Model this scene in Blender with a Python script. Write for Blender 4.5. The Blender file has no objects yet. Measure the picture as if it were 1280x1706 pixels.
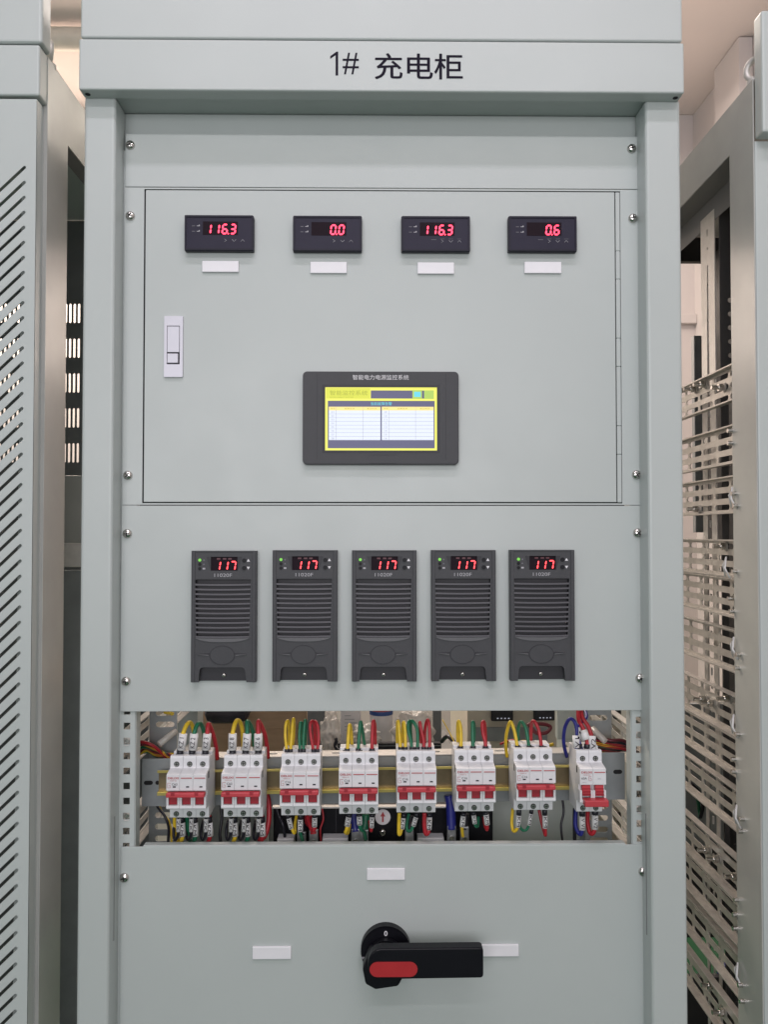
import bpy, bmesh, math, random
from mathutils import Vector, Matrix
random.seed(7)
R = math.radians
sc = bpy.context.scene
COL = sc.collection

# ------------------------------------------------------------------ camera
F = 1375.0                      # focal length in pixels of the 1280x1706 frame
CAM = Vector((-0.010, -1.10, 1.50))
VPX, VPY = 624.0, 887.0         # where lines running straight back meet
fwd = Vector(((640 - VPX) / F, 1.0, (VPY - 853) / F)).normalized()
right = fwd.cross(Vector((0, 0, 1))).normalized()
up = right.cross(fwd).normalized()
cam_d = bpy.data.cameras.new('camera'); cam = bpy.data.objects.new('camera', cam_d); COL.objects.link(cam)
cam.matrix_world = Matrix(((right.x, up.x, -fwd.x, CAM.x), (right.y, up.y, -fwd.y, CAM.y), (right.z, up.z, -fwd.z, CAM.z), (0, 0, 0, 1)))
cam_d.sensor_fit = 'VERTICAL'; cam_d.sensor_height = 36.0; cam_d.lens = 36.0 * F / 1706.0
cam_d.clip_start = 0.02; cam_d.clip_end = 60
sc.camera = cam

def W(u, v, y):
    """point of the place seen at photo position (u, v) on the upright plane at depth y"""
    d = fwd * F + right * (u - 640.0) + up * (853.0 - v)
    t = (y - CAM.y) / d.y
    return CAM + d * t
def WX(u, v, y): return W(u, v, y).x
def WZ(u, v, y): return W(u, v, y).z

# ------------------------------------------------------------------ materials
def nt(m): return m.node_tree.nodes, m.node_tree.links
def mat(name, col, rough=0.5, metal=0.0, var=0.04, scale=30.0, bump=0.0, bscale=400.0, coat=0.0, alpha=None, trans=0.0, spec=0.5, stretch=None, ior=None, wave=0.0):
    m = bpy.data.materials.new(name); m.use_nodes = True
    n, l = nt(m); b = n['Principled BSDF']
    b.inputs['Roughness'].default_value = rough; b.inputs['Metallic'].default_value = metal
    b.inputs['Coat Weight'].default_value = coat; b.inputs['Coat Roughness'].default_value = 0.15
    b.inputs['Transmission Weight'].default_value = trans
    b.inputs['Specular IOR Level'].default_value = spec
    if ior: b.inputs['IOR'].default_value = ior
    tc = n.new('ShaderNodeTexCoord'); src = tc.outputs['Object']
    if stretch:
        mp = n.new('ShaderNodeMapping'); mp.inputs['Scale'].default_value = stretch
        l.new(src, mp.inputs['Vector']); src = mp.outputs['Vector']
    ns = n.new('ShaderNodeTexNoise'); ns.inputs['Scale'].default_value = scale; ns.inputs['Detail'].default_value = 4
    l.new(src, ns.inputs['Vector'])
    rp = n.new('ShaderNodeValToRGB')
    rp.color_ramp.elements[0].position = 0.3; rp.color_ramp.elements[1].position = 0.7
    lo = [max(0, c * (1 - var)) for c in col]; hi = [min(1, c * (1 + var)) for c in col]
    rp.color_ramp.elements[0].color = (*lo, 1); rp.color_ramp.elements[1].color = (*hi, 1)
    l.new(ns.outputs['Fac'], rp.inputs['Fac']); l.new(rp.outputs['Color'], b.inputs['Base Color'])
    mr = n.new('ShaderNodeMapRange'); mr.inputs['To Min'].default_value = max(0.02, rough - 0.06); mr.inputs['To Max'].default_value = min(1, rough + 0.06)
    l.new(ns.outputs['Fac'], mr.inputs['Value']); l.new(mr.outputs['Result'], b.inputs['Roughness'])
    if bump > 0:
        n2 = n.new('ShaderNodeTexNoise'); n2.inputs['Scale'].default_value = bscale; n2.inputs['Detail'].default_value = 3
        l.new(tc.outputs['Object'], n2.inputs['Vector'])
        bp = n.new('ShaderNodeBump'); bp.inputs['Strength'].default_value = bump; bp.inputs['Distance'].default_value = 0.001
        l.new(n2.outputs['Fac'], bp.inputs['Height']); l.new(bp.outputs['Normal'], b.inputs['Normal'])
    if wave > 0:
        n3 = n.new('ShaderNodeTexNoise'); n3.inputs['Scale'].default_value = 9; n3.inputs['Detail'].default_value = 2
        l.new(tc.outputs['Object'], n3.inputs['Vector'])
        b3 = n.new('ShaderNodeBump'); b3.inputs['Strength'].default_value = wave; b3.inputs['Distance'].default_value = 0.004
        l.new(n3.outputs['Fac'], b3.inputs['Height'])
        if b.inputs['Normal'].is_linked:
            o_ = b.inputs['Normal'].links[0].from_node; l.new(b3.outputs['Normal'], o_.inputs['Normal'])
        else: l.new(b3.outputs['Normal'], b.inputs['Normal'])
        n4 = n.new('ShaderNodeTexNoise'); n4.inputs['Scale'].default_value = 16; n4.inputs['Detail'].default_value = 3; n4.inputs['Distortion'].default_value = 0.0
        l.new(tc.outputs['Object'], n4.inputs['Vector']); m4 = n.new('ShaderNodeMapRange')
        m4.inputs['From Min'].default_value = .35; m4.inputs['From Max'].default_value = .7; m4.inputs['To Min'].default_value = rough - .02; m4.inputs['To Max'].default_value = rough + .05
        l.new(n4.outputs['Fac'], m4.inputs['Value']); l.new(m4.outputs['Result'], b.inputs['Roughness'])
    if alpha is not None:
        b.inputs['Alpha'].default_value = alpha
    return m
def emit(name, col, s):
    m = bpy.data.materials.new(name); m.use_nodes = True
    n, l = nt(m); b = n['Principled BSDF']
    b.inputs['Base Color'].default_value = (col[0] * .3, col[1] * .3, col[2] * .3, 1)
    b.inputs['Emission Color'].default_value = (*col, 1); b.inputs['Emission Strength'].default_value = s
    b.inputs['Roughness'].default_value = 0.4
    return m
PAINT = mat('grey_paint', (0.470, 0.514, 0.502), 0.34, var=0.018, scale=6, bump=0.10, bscale=900, wave=.10)
PAINT_R = mat('grey_paint_gloss', (0.42, 0.43, 0.41), 0.22, var=0.05, scale=14, bump=0.10, bscale=260, wave=.06)
STEEL = mat('galvanised_steel', (0.50, 0.475, 0.44), 0.38, metal=0.45, var=0.12, scale=60, bump=0.1, bscale=500)
STEEL_W = mat('zinc_white', (0.62, 0.60, 0.57), 0.42, metal=0.35, var=0.08, scale=60)
SCREW = mat('screw_steel', (0.62, 0.60, 0.57), 0.20, metal=1.0, var=0.08, scale=200)
WEB = mat('rail_web_dark_reflection', (0.22, 0.17, 0.10), 0.35, metal=0.7, var=0.3, scale=25)  # same plating as the rail lips, darkened in colour for its dark reflections
BRASS = mat('yellow_zinc', (0.62, 0.50, 0.16), 0.30, metal=0.8, var=0.18, scale=40, stretch=(0.3, 1, 6))
DARKGREY = mat('dark_plastic', (0.060, 0.062, 0.068), 0.50, var=0.06, scale=50, bump=0.12, bscale=1500, spec=.3)
DARKER = mat('darker_plastic', (0.018, 0.018, 0.024), 0.5, var=0.05)
NAVY = mat('meter_plastic', (0.014, 0.013, 0.026), 0.42, var=0.05, spec=.25)
NAVYF = mat('meter_face', (0.019, 0.017, 0.036), 0.35, var=0.04, spec=.25)
BLACK = mat('black_plastic', (0.005, 0.005, 0.008), 0.42, var=0.1, spec=0.22)
VOID = mat('black_gap_shade', (0.006, 0.006, 0.008), 0.8)  # near-black that stands in for shade in gaps, slots and holes
WHITEP = mat('white_plastic', (0.80, 0.80, 0.83), 0.35, var=0.02)
BREAK = mat('breaker_plastic', (0.68, 0.69, 0.71), 0.38, var=0.03, scale=40)
LATCHM = mat('latch_plating', (0.60, 0.60, 0.66), 0.35, metal=0.15, var=0.03)
RED = mat('red_toggle', (0.52, 0.05, 0.065), 0.42, var=0.08)
DRED = mat('dark_red_toggle', (0.34, 0.016, 0.03), 0.45, var=0.1)
REDH = mat('red_insert', (0.42, 0.020, 0.026), 0.45, var=0.05)
INK = mat('black_ink', (0.012, 0.010, 0.020), 0.7, spec=.1)
INKR = mat('red_ink', (0.45, 0.05, 0.06), 0.5)
INKG = mat('grey_ink', (0.42, 0.42, 0.45), 0.5)
INKW = mat('white_ink', (0.75, 0.75, 0.78), 0.5)
INKD = mat('dim_ink', (0.14, 0.14, 0.16), 0.5)
C_Y = mat('yellow_insulation', (0.72, 0.50, 0.03), 0.35, var=0.12, scale=100)
C_G = mat('green_insulation', (0.01, 0.15, 0.075), 0.35, var=0.15, scale=100)
C_R = mat('red_insulation', (0.42, 0.018, 0.03), 0.35, var=0.15, scale=100)
C_B = mat('blue_insulation', (0.015, 0.02, 0.20), 0.35, var=0.15, scale=100)
C_K = mat('black_insulation', (0.012, 0.012, 0.02), 0.35, var=0.15, scale=100)
SLEEVE = mat('sleeve_white', (0.70, 0.70, 0.70), 0.5, var=0.05)
CARD = mat('cardboard', (0.44, 0.30, 0.20), 0.8, var=0.12, scale=12, stretch=(1, 1, 6))
WALL = mat('wall_paint', (0.63, 0.58, 0.56), 0.85, var=0.04, scale=2)
CEIL = mat('ceiling_paint', (0.78, 0.70, 0.665), 0.9, var=0.03, scale=2)
FLOORM = mat('green_floor', (0.01, 0.09, 0.035), 0.45, var=0.1, scale=4)
BEIGE = mat('beige_paint', (0.58, 0.53, 0.44), 0.5, var=0.04, scale=5)
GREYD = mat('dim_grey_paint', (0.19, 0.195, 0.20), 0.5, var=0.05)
BAG = mat('clear_plastic_film', (0.75, 0.70, 0.66), 0.22, var=0.1, alpha=0.55, bump=0.9, bscale=70)
PAPER = mat('paper_white', (0.80, 0.76, 0.78), 0.7, var=0.04)
BLUEI = mat('blue_ink', (0.03, 0.08, 0.28), 0.5)
DUCT = mat('pvc_pipe', (0.62, 0.58, 0.50), 0.4, var=0.04)
LED_R = emit('led_red', (1.0, 0.045, 0.10), 3.4)
LED_R2 = emit('led_red_module', (1.0, 0.05, 0.06), 3.6)
REFL_GLOW = emit('reflection_glow', (0.10, 0.012, 0.022), 0.5)
LED_G = emit('led_green', (0.22, 0.75, 0.08), 0.75)
S_Y = emit('screen_yellow', (0.86, 0.84, 0.12), 0.85)
S_Y2 = emit('screen_lime', (0.74, 0.78, 0.06), 0.75)
S_W = emit('screen_white', (0.74, 0.80, 0.92), 0.85)
S_N = emit('screen_navy', (0.085, 0.085, 0.17), 0.9)
S_O = emit('screen_orange', (0.92, 0.74, 0.25), 0.9)
S_L = emit('screen_line', (0.42, 0.44, 0.52), 0.8)
S_T = emit('screen_teal', (0.12, 0.62, 0.75), 0.9)
S_GR = emit('screen_green', (0.42, 0.62, 0.10), 0.8)
S_TX = emit('screen_text', (0.42, 0.46, 0.03), 0.7)

SHADE_IN = mat('inside_shade', (0.035, 0.034, 0.036), 0.6)  # near-black colour standing in for the shade inside the right rack
# ------------------------------------------------------------------ mesh helpers
class MB:
    def __init__(s): s.bm = bmesh.new(); s.mats = []
    def mi(s, m):
        if m not in s.mats: s.mats.append(m)
        return s.mats.index(m)
    def add(s, verts, faces, m, smooth=False):
        i = s.mi(m); vs = [s.bm.verts.new(v) for v in verts]
        for f in faces:
            try:
                fc = s.bm.faces.new([vs[k] for k in f]); fc.material_index = i; fc.smooth = smooth
            except ValueError: pass
    def merge(s, bm, m, smooth=False):
        bm.verts.index_update()
        s.add([v.co.copy() for v in bm.verts], [[v.index for v in f.verts] for f in bm.faces], m, smooth); bm.free()
    def box(s, x0, x1, y0, y1, z0, z1, m, bev=0.0, seg=2):
        if x0 > x1: x0, x1 = x1, x0
        if y0 > y1: y0, y1 = y1, y0
        if z0 > z1: z0, z1 = z1, z0
        b = bmesh.new(); bmesh.ops.create_cube(b, size=1.0)
        for v in b.verts: v.co = Vector(((x0 + x1) / 2 + v.co.x * (x1 - x0), (y0 + y1) / 2 + v.co.y * (y1 - y0), (z0 + z1) / 2 + v.co.z * (z1 - z0)))
        if bev > 0: bmesh.ops.bevel(b, geom=list(b.edges), offset=bev, segments=seg, profile=0.5, affect='EDGES')
        s.merge(b, m)
    def prism(s, poly, axis, a0, a1, m, bev=0.0, smooth=False):
        """poly of 2D points; axis 'x': points are (y,z); 'y': (x,z); 'z': (x,y)"""
        def P(p, a):
            return {'x': (a, p[0], p[1]), 'y': (p[0], a, p[1]), 'z': (p[0], p[1], a)}[axis]
        n = len(poly); b = bmesh.new()
        v = [b.verts.new(P(p, a0)) for p in poly] + [b.verts.new(P(p, a1)) for p in poly]
        b.faces.new(v[:n]); b.faces.new(v[n:][::-1])
        for k in range(n): b.faces.new((v[k], v[n + k], v[n + (k + 1) % n], v[(k + 1) % n]))
        bmesh.ops.recalc_face_normals(b, faces=list(b.faces))
        if bev > 0: bmesh.ops.bevel(b, geom=list(b.edges), offset=bev, segments=2, profile=0.5, affect='EDGES')
        s.merge(b, m, smooth)
    def cyl(s, c, r, h, axis, m, seg=24, r2=None, smooth=True):
        b = bmesh.new(); bmesh.ops.create_cone(b, cap_ends=True, segments=seg, radius1=r, radius2=r if r2 is None else r2, depth=h)
        rot = {'z': Matrix.Identity(4), 'y': Matrix.Rotation(R(90), 4, 'X'), 'x': Matrix.Rotation(R(90), 4, 'Y')}[axis]
        bmesh.ops.transform(b, matrix=Matrix.Translation(c) @ rot, verts=b.verts)
        i = s.mi(m); b.verts.index_update()
        vs = [s.bm.verts.new(v.co) for v in b.verts]
        for f in b.faces:
            side = len(f.verts) == 4
            fc = s.bm.faces.new([vs[v.index] if side else s.bm.verts.new(v.co) for v in f.verts]); fc.material_index = i; fc.smooth = smooth and side
        b.free()
    def ball(s, c, r, m, sc3=(1, 1, 1), seg=16):
        b = bmesh.new(); bmesh.ops.create_uvsphere(b, u_segments=seg, v_segments=seg // 2, radius=r)
        for v in b.verts: v.co = Vector((c[0] + v.co.x * sc3[0], c[1] + v.co.y * sc3[1], c[2] + v.co.z * sc3[2]))
        s.merge(b, m, True)
    def tube(s, pts, r, m, seg=10, cap=True):
        pts = [Vector(p) for p in pts]; n = len(pts); vs = []; i = s.mi(m)
        ref = Vector((0.13, -0.91, 0.2)).normalized()
        for k, p in enumerate(pts):
            t = (pts[min(k + 1, n - 1)] - pts[max(k - 1, 0)])
            t = t.normalized() if t.length > 1e-9 else Vector((0, 0, 1))
            a = t.cross(ref); a = a.normalized() if a.length > 1e-3 else Vector((1, 0, 0)); b = t.cross(a)
            rr = r[k] if isinstance(r, (list, tuple)) else r
            vs.append([s.bm.verts.new(p + a * rr * math.cos(2 * math.pi * q / seg) + b * rr * math.sin(2 * math.pi * q / seg)) for q in range(seg)])
        for k in range(n - 1):
            for q in range(seg):
                f = s.bm.faces.new((vs[k][q], vs[k][(q + 1) % seg], vs[k + 1][(q + 1) % seg], vs[k + 1][q])); f.material_index = i; f.smooth = True
        if cap:
            for ring in (vs[0], vs[-1]):
                f = s.bm.faces.new(ring); f.material_index = i
    def mesh_from(s, me, fn, m):
        i = s.mi(m); vs = [s.bm.verts.new(fn(v.co)) for v in me.vertices]
        for p in me.polygons:
            try: f = s.bm.faces.new([vs[k] for k in p.vertices]); f.material_index = i
            except ValueError: pass
    def build(s, name, parent=None, origin=None):
        bmesh.ops.recalc_face_normals(s.bm, faces=list(s.bm.faces))
        me = bpy.data.meshes.new(name)
        base = Vector((0, 0, 0))
        if parent is not None: base = world_loc(parent)
        if origin is not None:
            loc = Vector(origin)
        elif parent is not None:
            loc = base
        else:
            loc = Vector((0, 0, 0))
        bmesh.ops.translate(s.bm, verts=s.bm.verts, vec=-loc)
        s.bm.to_mesh(me); s.bm.free()
        for m in s.mats: me.materials.append(m)
        o = bpy.data.objects.new(name, me); COL.objects.link(o)
        o.location = loc - base
        if parent is not None: o.parent = parent
        return o
def world_loc(o):
    l = o.location.copy()
    while o.parent is not None: o = o.parent; l += o.location
    return l
def thing(name, label, cat, loc=(0, 0, 0), group=None):
    o = bpy.data.objects.new(name, None); COL.objects.link(o); o.location = loc; o.empty_display_size = 0.02
    o['label'] = label; o['category'] = cat
    if group: o['group'] = group
    return o
def tag(o, label, cat, group=None):
    o['label'] = label; o['category'] = cat
    if group: o['group'] = group
    return o
def structure(o): o['kind'] = 'structure'; return o
def eval_mesh(ob):
    COL.objects.link(ob); dg = bpy.context.evaluated_depsgraph_get(); dg.update()
    me = bpy.data.meshes.new_from_object(ob.evaluated_get(dg)); bpy.data.objects.remove(ob); return me
def flat_mesh(loops, thick):
    """2D outline with holes, as a plate of the given thickness centred on local z = 0"""
    cu = bpy.data.curves.new('c', 'CURVE'); cu.dimensions = '2D'; cu.fill_mode = 'BOTH'; cu.extrude = thick / 2
    for lp in loops:
        sp = cu.splines.new('POLY'); sp.points.add(len(lp) - 1); sp.use_cyclic_u = True
        for k, p in enumerate(lp): sp.points[k].co = (p[0], p[1], 0, 1)
    return eval_mesh(bpy.data.objects.new('c', cu))
def plate(mb, loops, y, thick, m, axis='y'):
    """axis y: loops are (x,z), front face at y; axis x: loops are (y,z), centred on x=y"""
    me = flat_mesh(loops, thick)
    if axis == 'y': mb.mesh_from(me, lambda c: (c.x, y + thick / 2 - c.z, c.y), m)
    elif axis == 'x': mb.mesh_from(me, lambda c: (y + c.z, c.x, c.y), m)
    else: mb.mesh_from(me, lambda c: (c.x, c.y, y + c.z), m)
def rect(x0, x1, z0, z1, r=0.0, n=4):
    if r <= 0: return [(x0, z0), (x1, z0), (x1, z1), (x0, z1)]
    out = []
    for cx, cz, a in ((x1 - r, z0 + r, -90), (x1 - r, z1 - r, 0), (x0 + r, z1 - r, 90), (x0 + r, z0 + r, 180)):
        for k in range(n + 1):
            t = R(a + 90 * k / n); out.append((cx + r * math.cos(t), cz + r * math.sin(t)))
    return out
def slot(cx, cz, L, w, ang=0, n=5):
    out = []; ca, sa = math.cos(R(ang)), math.sin(R(ang))
    for sgn, a0 in ((1, -90), (-1, 90)):
        for k in range(n + 1):
            t = R(a0 + 180 * k / n); px = sgn * (L / 2 - w / 2) + w / 2 * math.cos(t); pz = w / 2 * math.sin(t)
            out.append((cx + px * ca - pz * sa, cz + px * sa + pz * ca))
    return out
def ellipse(cx, cz, rx, rz, n=32): return [(cx + rx * math.cos(2 * math.pi * k / n), cz + rz * math.sin(2 * math.pi * k / n)) for k in range(n)]
def text(mb, s, x, z, y, h, w=None, m=None, rot=0, align='C', bold=0.0, thick=0.0003):
    """lettering standing on plane y; h is the height of a capital, w the full width if given"""
    cu = bpy.data.curves.new('t', 'FONT'); cu.body = s; cu.size = 1; cu.extrude = 0.0; cu.offset = bold; cu.resolution_u = 4
    me = eval_mesh(bpy.data.objects.new('t', cu))
    if not me.vertices: return
    xs = [v.co.x for v in me.vertices]; zs = [v.co.y for v in me.vertices]
    x0, x1, z0, z1 = min(xs), max(xs), min(zs), max(zs)
    k = h / (z1 - z0); kx = k if w is None else w / (x1 - x0); ca, sa = math.cos(R(rot)), math.sin(R(rot))
    def fn(c):
        a = (c.x - (x0 + x1) / 2) * kx; b = (c.y - (z0 + z1) / 2) * k
        return (x + a * ca - b * sa, y - thick, z + a * sa + b * ca)
    mb.mesh_from(me, fn, m)
SEG = {'0': 'abcdef', '1': 'bc', '3': 'abgcd', '6': 'afgecd', '7': 'abc'}
def digit(mb, ch, x, z, w, h, t, y, m, slant=0.10):
    """x,z = lower left of the digit"""
    g = t * 0.12
    P = {'a': (0, h, w, h), 'b': (w, h / 2, w, h), 'c': (w, 0, w, h / 2), 'd': (0, 0, w, 0), 'e': (0, 0, 0, h / 2), 'f': (0, h / 2, 0, h), 'g': (0, h / 2, w, h / 2)}
    for sg in SEG[ch]:
        a0, b0, a1, b1 = P[sg]
        if a0 == a1:
            b0 += g; b1 -= g
            pts = [(a0 - t / 2, b0 + t / 2), (a0, b0), (a0 + t / 2, b0 + t / 2), (a0 + t / 2, b1 - t / 2), (a0, b1), (a0 - t / 2, b1 - t / 2)]
        else:
            a0 += g; a1 -= g
            pts = [(a0 + t / 2, b0 - t / 2), (a1 - t / 2, b0 - t / 2), (a1, b0), (a1 - t / 2, b0 + t / 2), (a0 + t / 2, b0 + t / 2), (a0, b0)]
        pts = [(x + p[0] + slant * p[1], z + p[1]) for p in pts]
        mb.add([(p[0], y, p[1]) for p in pts], [list(range(6))], m)
def pan_screw(name, x, z, y, r, parent, m=SCREW):
    mb = MB(); n = 20; rings = []
    prof = [(1.0, 0), (1.0, .12), (.93, .38), (.75, .58), (.5, .70), (.2, .74)]
    prev = None; i = mb.mi(m)
    for pr, pz in prof:
        ring = [mb.bm.verts.new((x + r * pr * math.cos(2 * math.pi * k / n), y - r * pz, z + r * pr * math.sin(2 * math.pi * k / n))) for k in range(n)]
        if prev:
            for k in range(n):
                f = mb.bm.faces.new((prev[k], prev[(k + 1) % n], ring[(k + 1) % n], ring[k])); f.smooth = True; f.material_index = i
        prev = ring
    f = mb.bm.faces.new(prev); f.material_index = i
    a = random.uniform(0, 90)
    for q in (a, a + 90):
        ca, sa = math.cos(R(q)), math.sin(R(q)); L, w = r * .55, r * .11
        mb.prism([(x + L * ca - w * sa, z + L * sa + w * ca), (x - L * ca - w * sa, z - L * sa + w * ca), (x - L * ca + w * sa, z - L * sa - w * ca), (x + L * ca + w * sa, z + L * sa - w * ca)], 'y', y - r * .77, y - r * .60, VOID)
    return mb.build(name, parent, origin=(x, y, z))

# ------------------------------------------------------------------ room
YH, YP = -0.0225, 0.036           # header front, panel front (posts' front is y = 0)
mb = MB(); mb.box(-4, 3, -4, 4, -0.1, 0, FLOORM); structure(mb.build('floor'))
mb = MB(); mb.box(-4, 1.32, 2.285, 2.45, 0, 3.24, WALL); mb.box(-0.6, 1.32, 2.26, 2.283, 2.36, 2.40, WALL, .004); structure(mb.build('wall_back'))
mb = MB(); mb.box(1.32, 1.48, -2.5, 2.45, 0, 3.24, WALL); mb.box(1.27, 1.318, 1.74, 1.95, 0, 3.238, WALL); structure(mb.build('wall_right'))
mb = MB(); mb.box(-4, 3, -4, 4, 3.242, 3.34, CEIL); structure(mb.build('ceiling'))
pz = WZ(100, 65, 1.7)
mb = MB(); mb.tube([(-2.6, 1.7, pz), (-1.4, 1.7, pz), (-0.7, 1.7, pz), (0.2, 1.7, pz - .02)], .038, DUCT, 20)
for cx in (-1.75, -0.6): mb.cyl((cx, 1.7, pz), .044, .07, 'x', DUCT)
tag(mb.build('ceiling_pipe'), 'cream round pipe running under the ceiling between the two cabinet tops', 'pipe')

# ------------------------------------------------------------------ slotted bars used inside the racks
def slotted_bar(name, parent, X, y0, y1, z0, z1, side, bolts=(), m=STEEL, pitch=.057, ph=0.0):
    """bar along the depth with three rows of slots and small folded flanges; side=+1 flanges point to +x"""
    mb = MB(); h = z1 - z0; loops = [rect(y0, y1, z0, z1)]
    for k in range(3):
        zc = z1 - h * (0.17 + 0.33 * k); yy = y0 + .012 + ph
        while yy + .055 < y1:
            loops.append(slot(yy + .0255, zc, .0505, h * .16)); yy += pitch
    plate(mb, loops, X, .0016, m, 'x')
    f = .011 * side
    mb.box(X, X + f, y0, y1, z1 - .0008, z1 + .0012, m); mb.box(X, X + f, y0, y1, z0 - .0012, z0 + .0008, m)
    o = mb.build(name, parent)
    for (by, k) in bolts:
        b = MB(); zc = z1 - h * (0.17 + 0.33 * k); s = -1
        b.cyl((X + s * .002, by, zc), .0072, .002, 'x', STEEL, 18)
        b.cyl((X + s * .0075, by, zc), .0060, .006, 'x', SCREW, 6, smooth=False)
        b.cyl((X + s * .015, by, zc), .0032, .012, 'x', SCREW, 12)
        b.build('bolt', o)
    return o

# ------------------------------------------------------------------ main cabinet
cab = thing('charging_cabinet', 'pale grey open-front charging cabinet titled 1# 充电柜 with meters, screen and breakers', 'cabinet')
XL = (WX(135, 700, 0) ); XR = WX(1139, 700, 0)      # outer faces of the posts
XLi, XRi = WX(188, 700, 0), WX(1080, 700, 0)        # inner edges
zb = WZ(640, 165, 0)                                 # underside of header
zs = WZ(640, 66, YH)                                 # seam
ztop = zs + .085
HXL, HXR = WX(130.5, 120, YH), WX(1141, 120, YH)
mb = MB(); zh = WZ(640, 152, YH)
# header: front skin, underside lip, sides
mb.box(HXL, HXR, YH, YH + .0245, zh, zs - .0012, PAINT, .0025, 3)
mb.box(HXL + .001, HXR - .001, YH + .0245, .60, zh + .004, zs - .0012, PAINT)
h = mb.build('header', cab)
mb = MB(); mb.box(HXL + .0015, HXR - .0015, YH + .001, .60, zs + .0008, ztop, PAINT, .003, 3); mb.build('top_cover', h)
for u, v in ((145, 155), (1127, 158)):
    mb = MB(); x = WX(u, v, YH + .01); mb.cyl((x, YH + .012, zh - .0002), .0035, .001, 'z', VOID, 16); mb.build('screw_hole', h)
mb = MB()
tz = WZ(660, 110, YH)
q = W(558, 106, YH); mb.prism([(q.x + .0010, q.z - .0160), (q.x + .0044, q.z - .0160), (q.x + .0044, q.z + .0160), (q.x + .0022, q.z + .0160), (q.x - .0062, q.z + .0098), (q.x - .0062, q.z + .0062), (q.x + .0010, q.z + .0112)], 'y', YH - .0003, YH + .0001, INK)
text(mb, '#', WX(584.5, 107, YH), WZ(584, 106, YH), YH, .0290, WX(599, 107, YH) - WX(572, 107, YH), INK)
mb.build('number_lettering', h); mb = MB()
for dx_, dz_, k_ in ((0, 0, 0), (.0005, 0, 1), (0, .0004, 2), (-.0004, 0, 3)):
    text(mb, '充电柜', WX(698, 110, YH) + dx_, WZ(698, 111, YH) + dz_, YH - .00004 * k_, .0345, WX(771, 107, YH) - WX(625, 107, YH), INK)
mb.build('title_lettering', h)
# posts
for s, xo, xi in ((-1, XL, XLi), (1, XR, XRi)):
    mb = MB(); x0, x1 = min(xo, xi), max(xo, xi)
    z1 = zb + .004
    mb.box(x0, x1, 0, .0445, .05, zh + .0035, PAINT, .0045, 3)
    xin = x1 if s < 0 else x0
    p = mb.build('post', cab)
# thin folded seams low on the returns
# cross beam under header (set back) and rear frame
mb = MB(); zc0 = WZ(640, 228, YP)
mb.box(XLi - .01, XRi + .01, YP + .010, YP + .05, zc0 - .02, zh + .0035, PAINT, .002); mb.build('cross_beam', cab)
mb = MB(); mb.box(XL, XR, 0.0455, .60, .0, .049, PAINT); mb.build('base', cab)
for s, x0 in ((-1, XL + .002), (1, XR - .042)):
    mb = MB(); mb.box(x0, x0 + .04, .54, .595, .05, zh + .0035, PAINT, .002); mb.build('rear_post', cab)
# mounting rails with square holes
def rail(u0, u1, uh0, uh1, vs, ru):
    mb = MB(); yR = YP + .003; x0, x1 = WX(u0, 1300, yR), WX(u1, 1300, yR); z0, z1 = 0.3, zc0 - .02
    pit = (WZ(640, vs[0], yR) - WZ(640, vs[-1], yR)) / (len(vs) - 1)
    zc = WZ(640, vs[0], yR); loops = [rect(x0, x1, z0, z1)]
    hx0, hx1 = WX(uh0, 1300, yR), WX(uh1, 1300, yR); k = -4
    while k < 14:
        c = zc - k * pit
        loops.append(rect(hx0, hx1, c - (hx1 - hx0) * .52, c + (hx1 - hx0) * .52)); k += 1
    plate(mb, loops, yR, .002, PAINT)
    xe = x1 if ru < 0 else x0
    mb.box(xe - .001, xe + .001, yR + .002, yR + .022, z0, z1, PAINT)
    o = mb.build('mounting_rail', cab)
    for q in (1, 6):
        c = zc - q * pit; cx = (hx0 + hx1) / 2
        b = MB(); b.box(hx0 - .001, hx1 + .001, yR + .003, yR + .007, c - .0045, c + .0045, STEEL, .0005)
        b.cyl((cx, yR + .002, c), .0032, .004, 'y', SCREW, 12); b.box(hx0 + .001, hx1 - .001, yR - .0008, yR - .0001, c - .0065, c - .0055, STEEL_W)
        b.build('cage_nut', o)
rail(196, 224, 205, 216, [1208.6, 1233.5, 1258.6, 1283, 1308, 1333, 1357, 1383], -1)
rail(1054, 1084, 1061, 1072, [1201, 1225, 1250, 1275.5, 1300, 1324.6, 1349, 1374], 1)
# panels
pl, pr = WX(206.5, 500, YP), WX(1066, 500, YP)
def panel(name, v0, v1, xl=None, xr=None, holes=(), fl=True, v1f=True):
    z1, z0 = WZ(640, v0, YP), WZ(640, v1, YP)
    mb = MB(); a, b = xl if xl is not None else pl, xr if xr is not None else pr
    if holes: plate(mb, [rect(a, b, z0, z1)] + [rect(*hh) for hh in holes], YP, .002, PAINT)
    else: mb.box(a, b, YP, YP + .002, z0, z1, PAINT, .0006)
    # folded flanges top and bottom
    i = .022
    if fl: mb.box(a + i, b - i, YP + .002, YP + .022, z1 - .002, z1 - .0004, PAINT, .0004)
    if v1f: mb.box(a + i, b - i, YP + .002, YP + .022, z0 + .0004, z0 + .002, PAINT, .0004)
    return mb.build(name, cab), z0, z1
topp, _, _ = panel('blank_panel', 225, 313)
dz1, dz0 = WZ(640, 318, YP), WZ(640, 839, YP)
dxl, dxr = WX(241, 580, YP), WX(1026, 580, YP)
frx = WX(1035.5, 580, YP)
frame, _, _ = panel('door_frame', 314.3, 841, holes=[(dxl - .0022, frx + .0002, dz0 + .0005, dz1 + .001)], fl=False, v1f=False)
mb = MB(); mb.box(dxl, dxr, YP - .0012, YP + .0008, dz0 + .0020, dz1 - .0008, PAINT, .0007)
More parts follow.
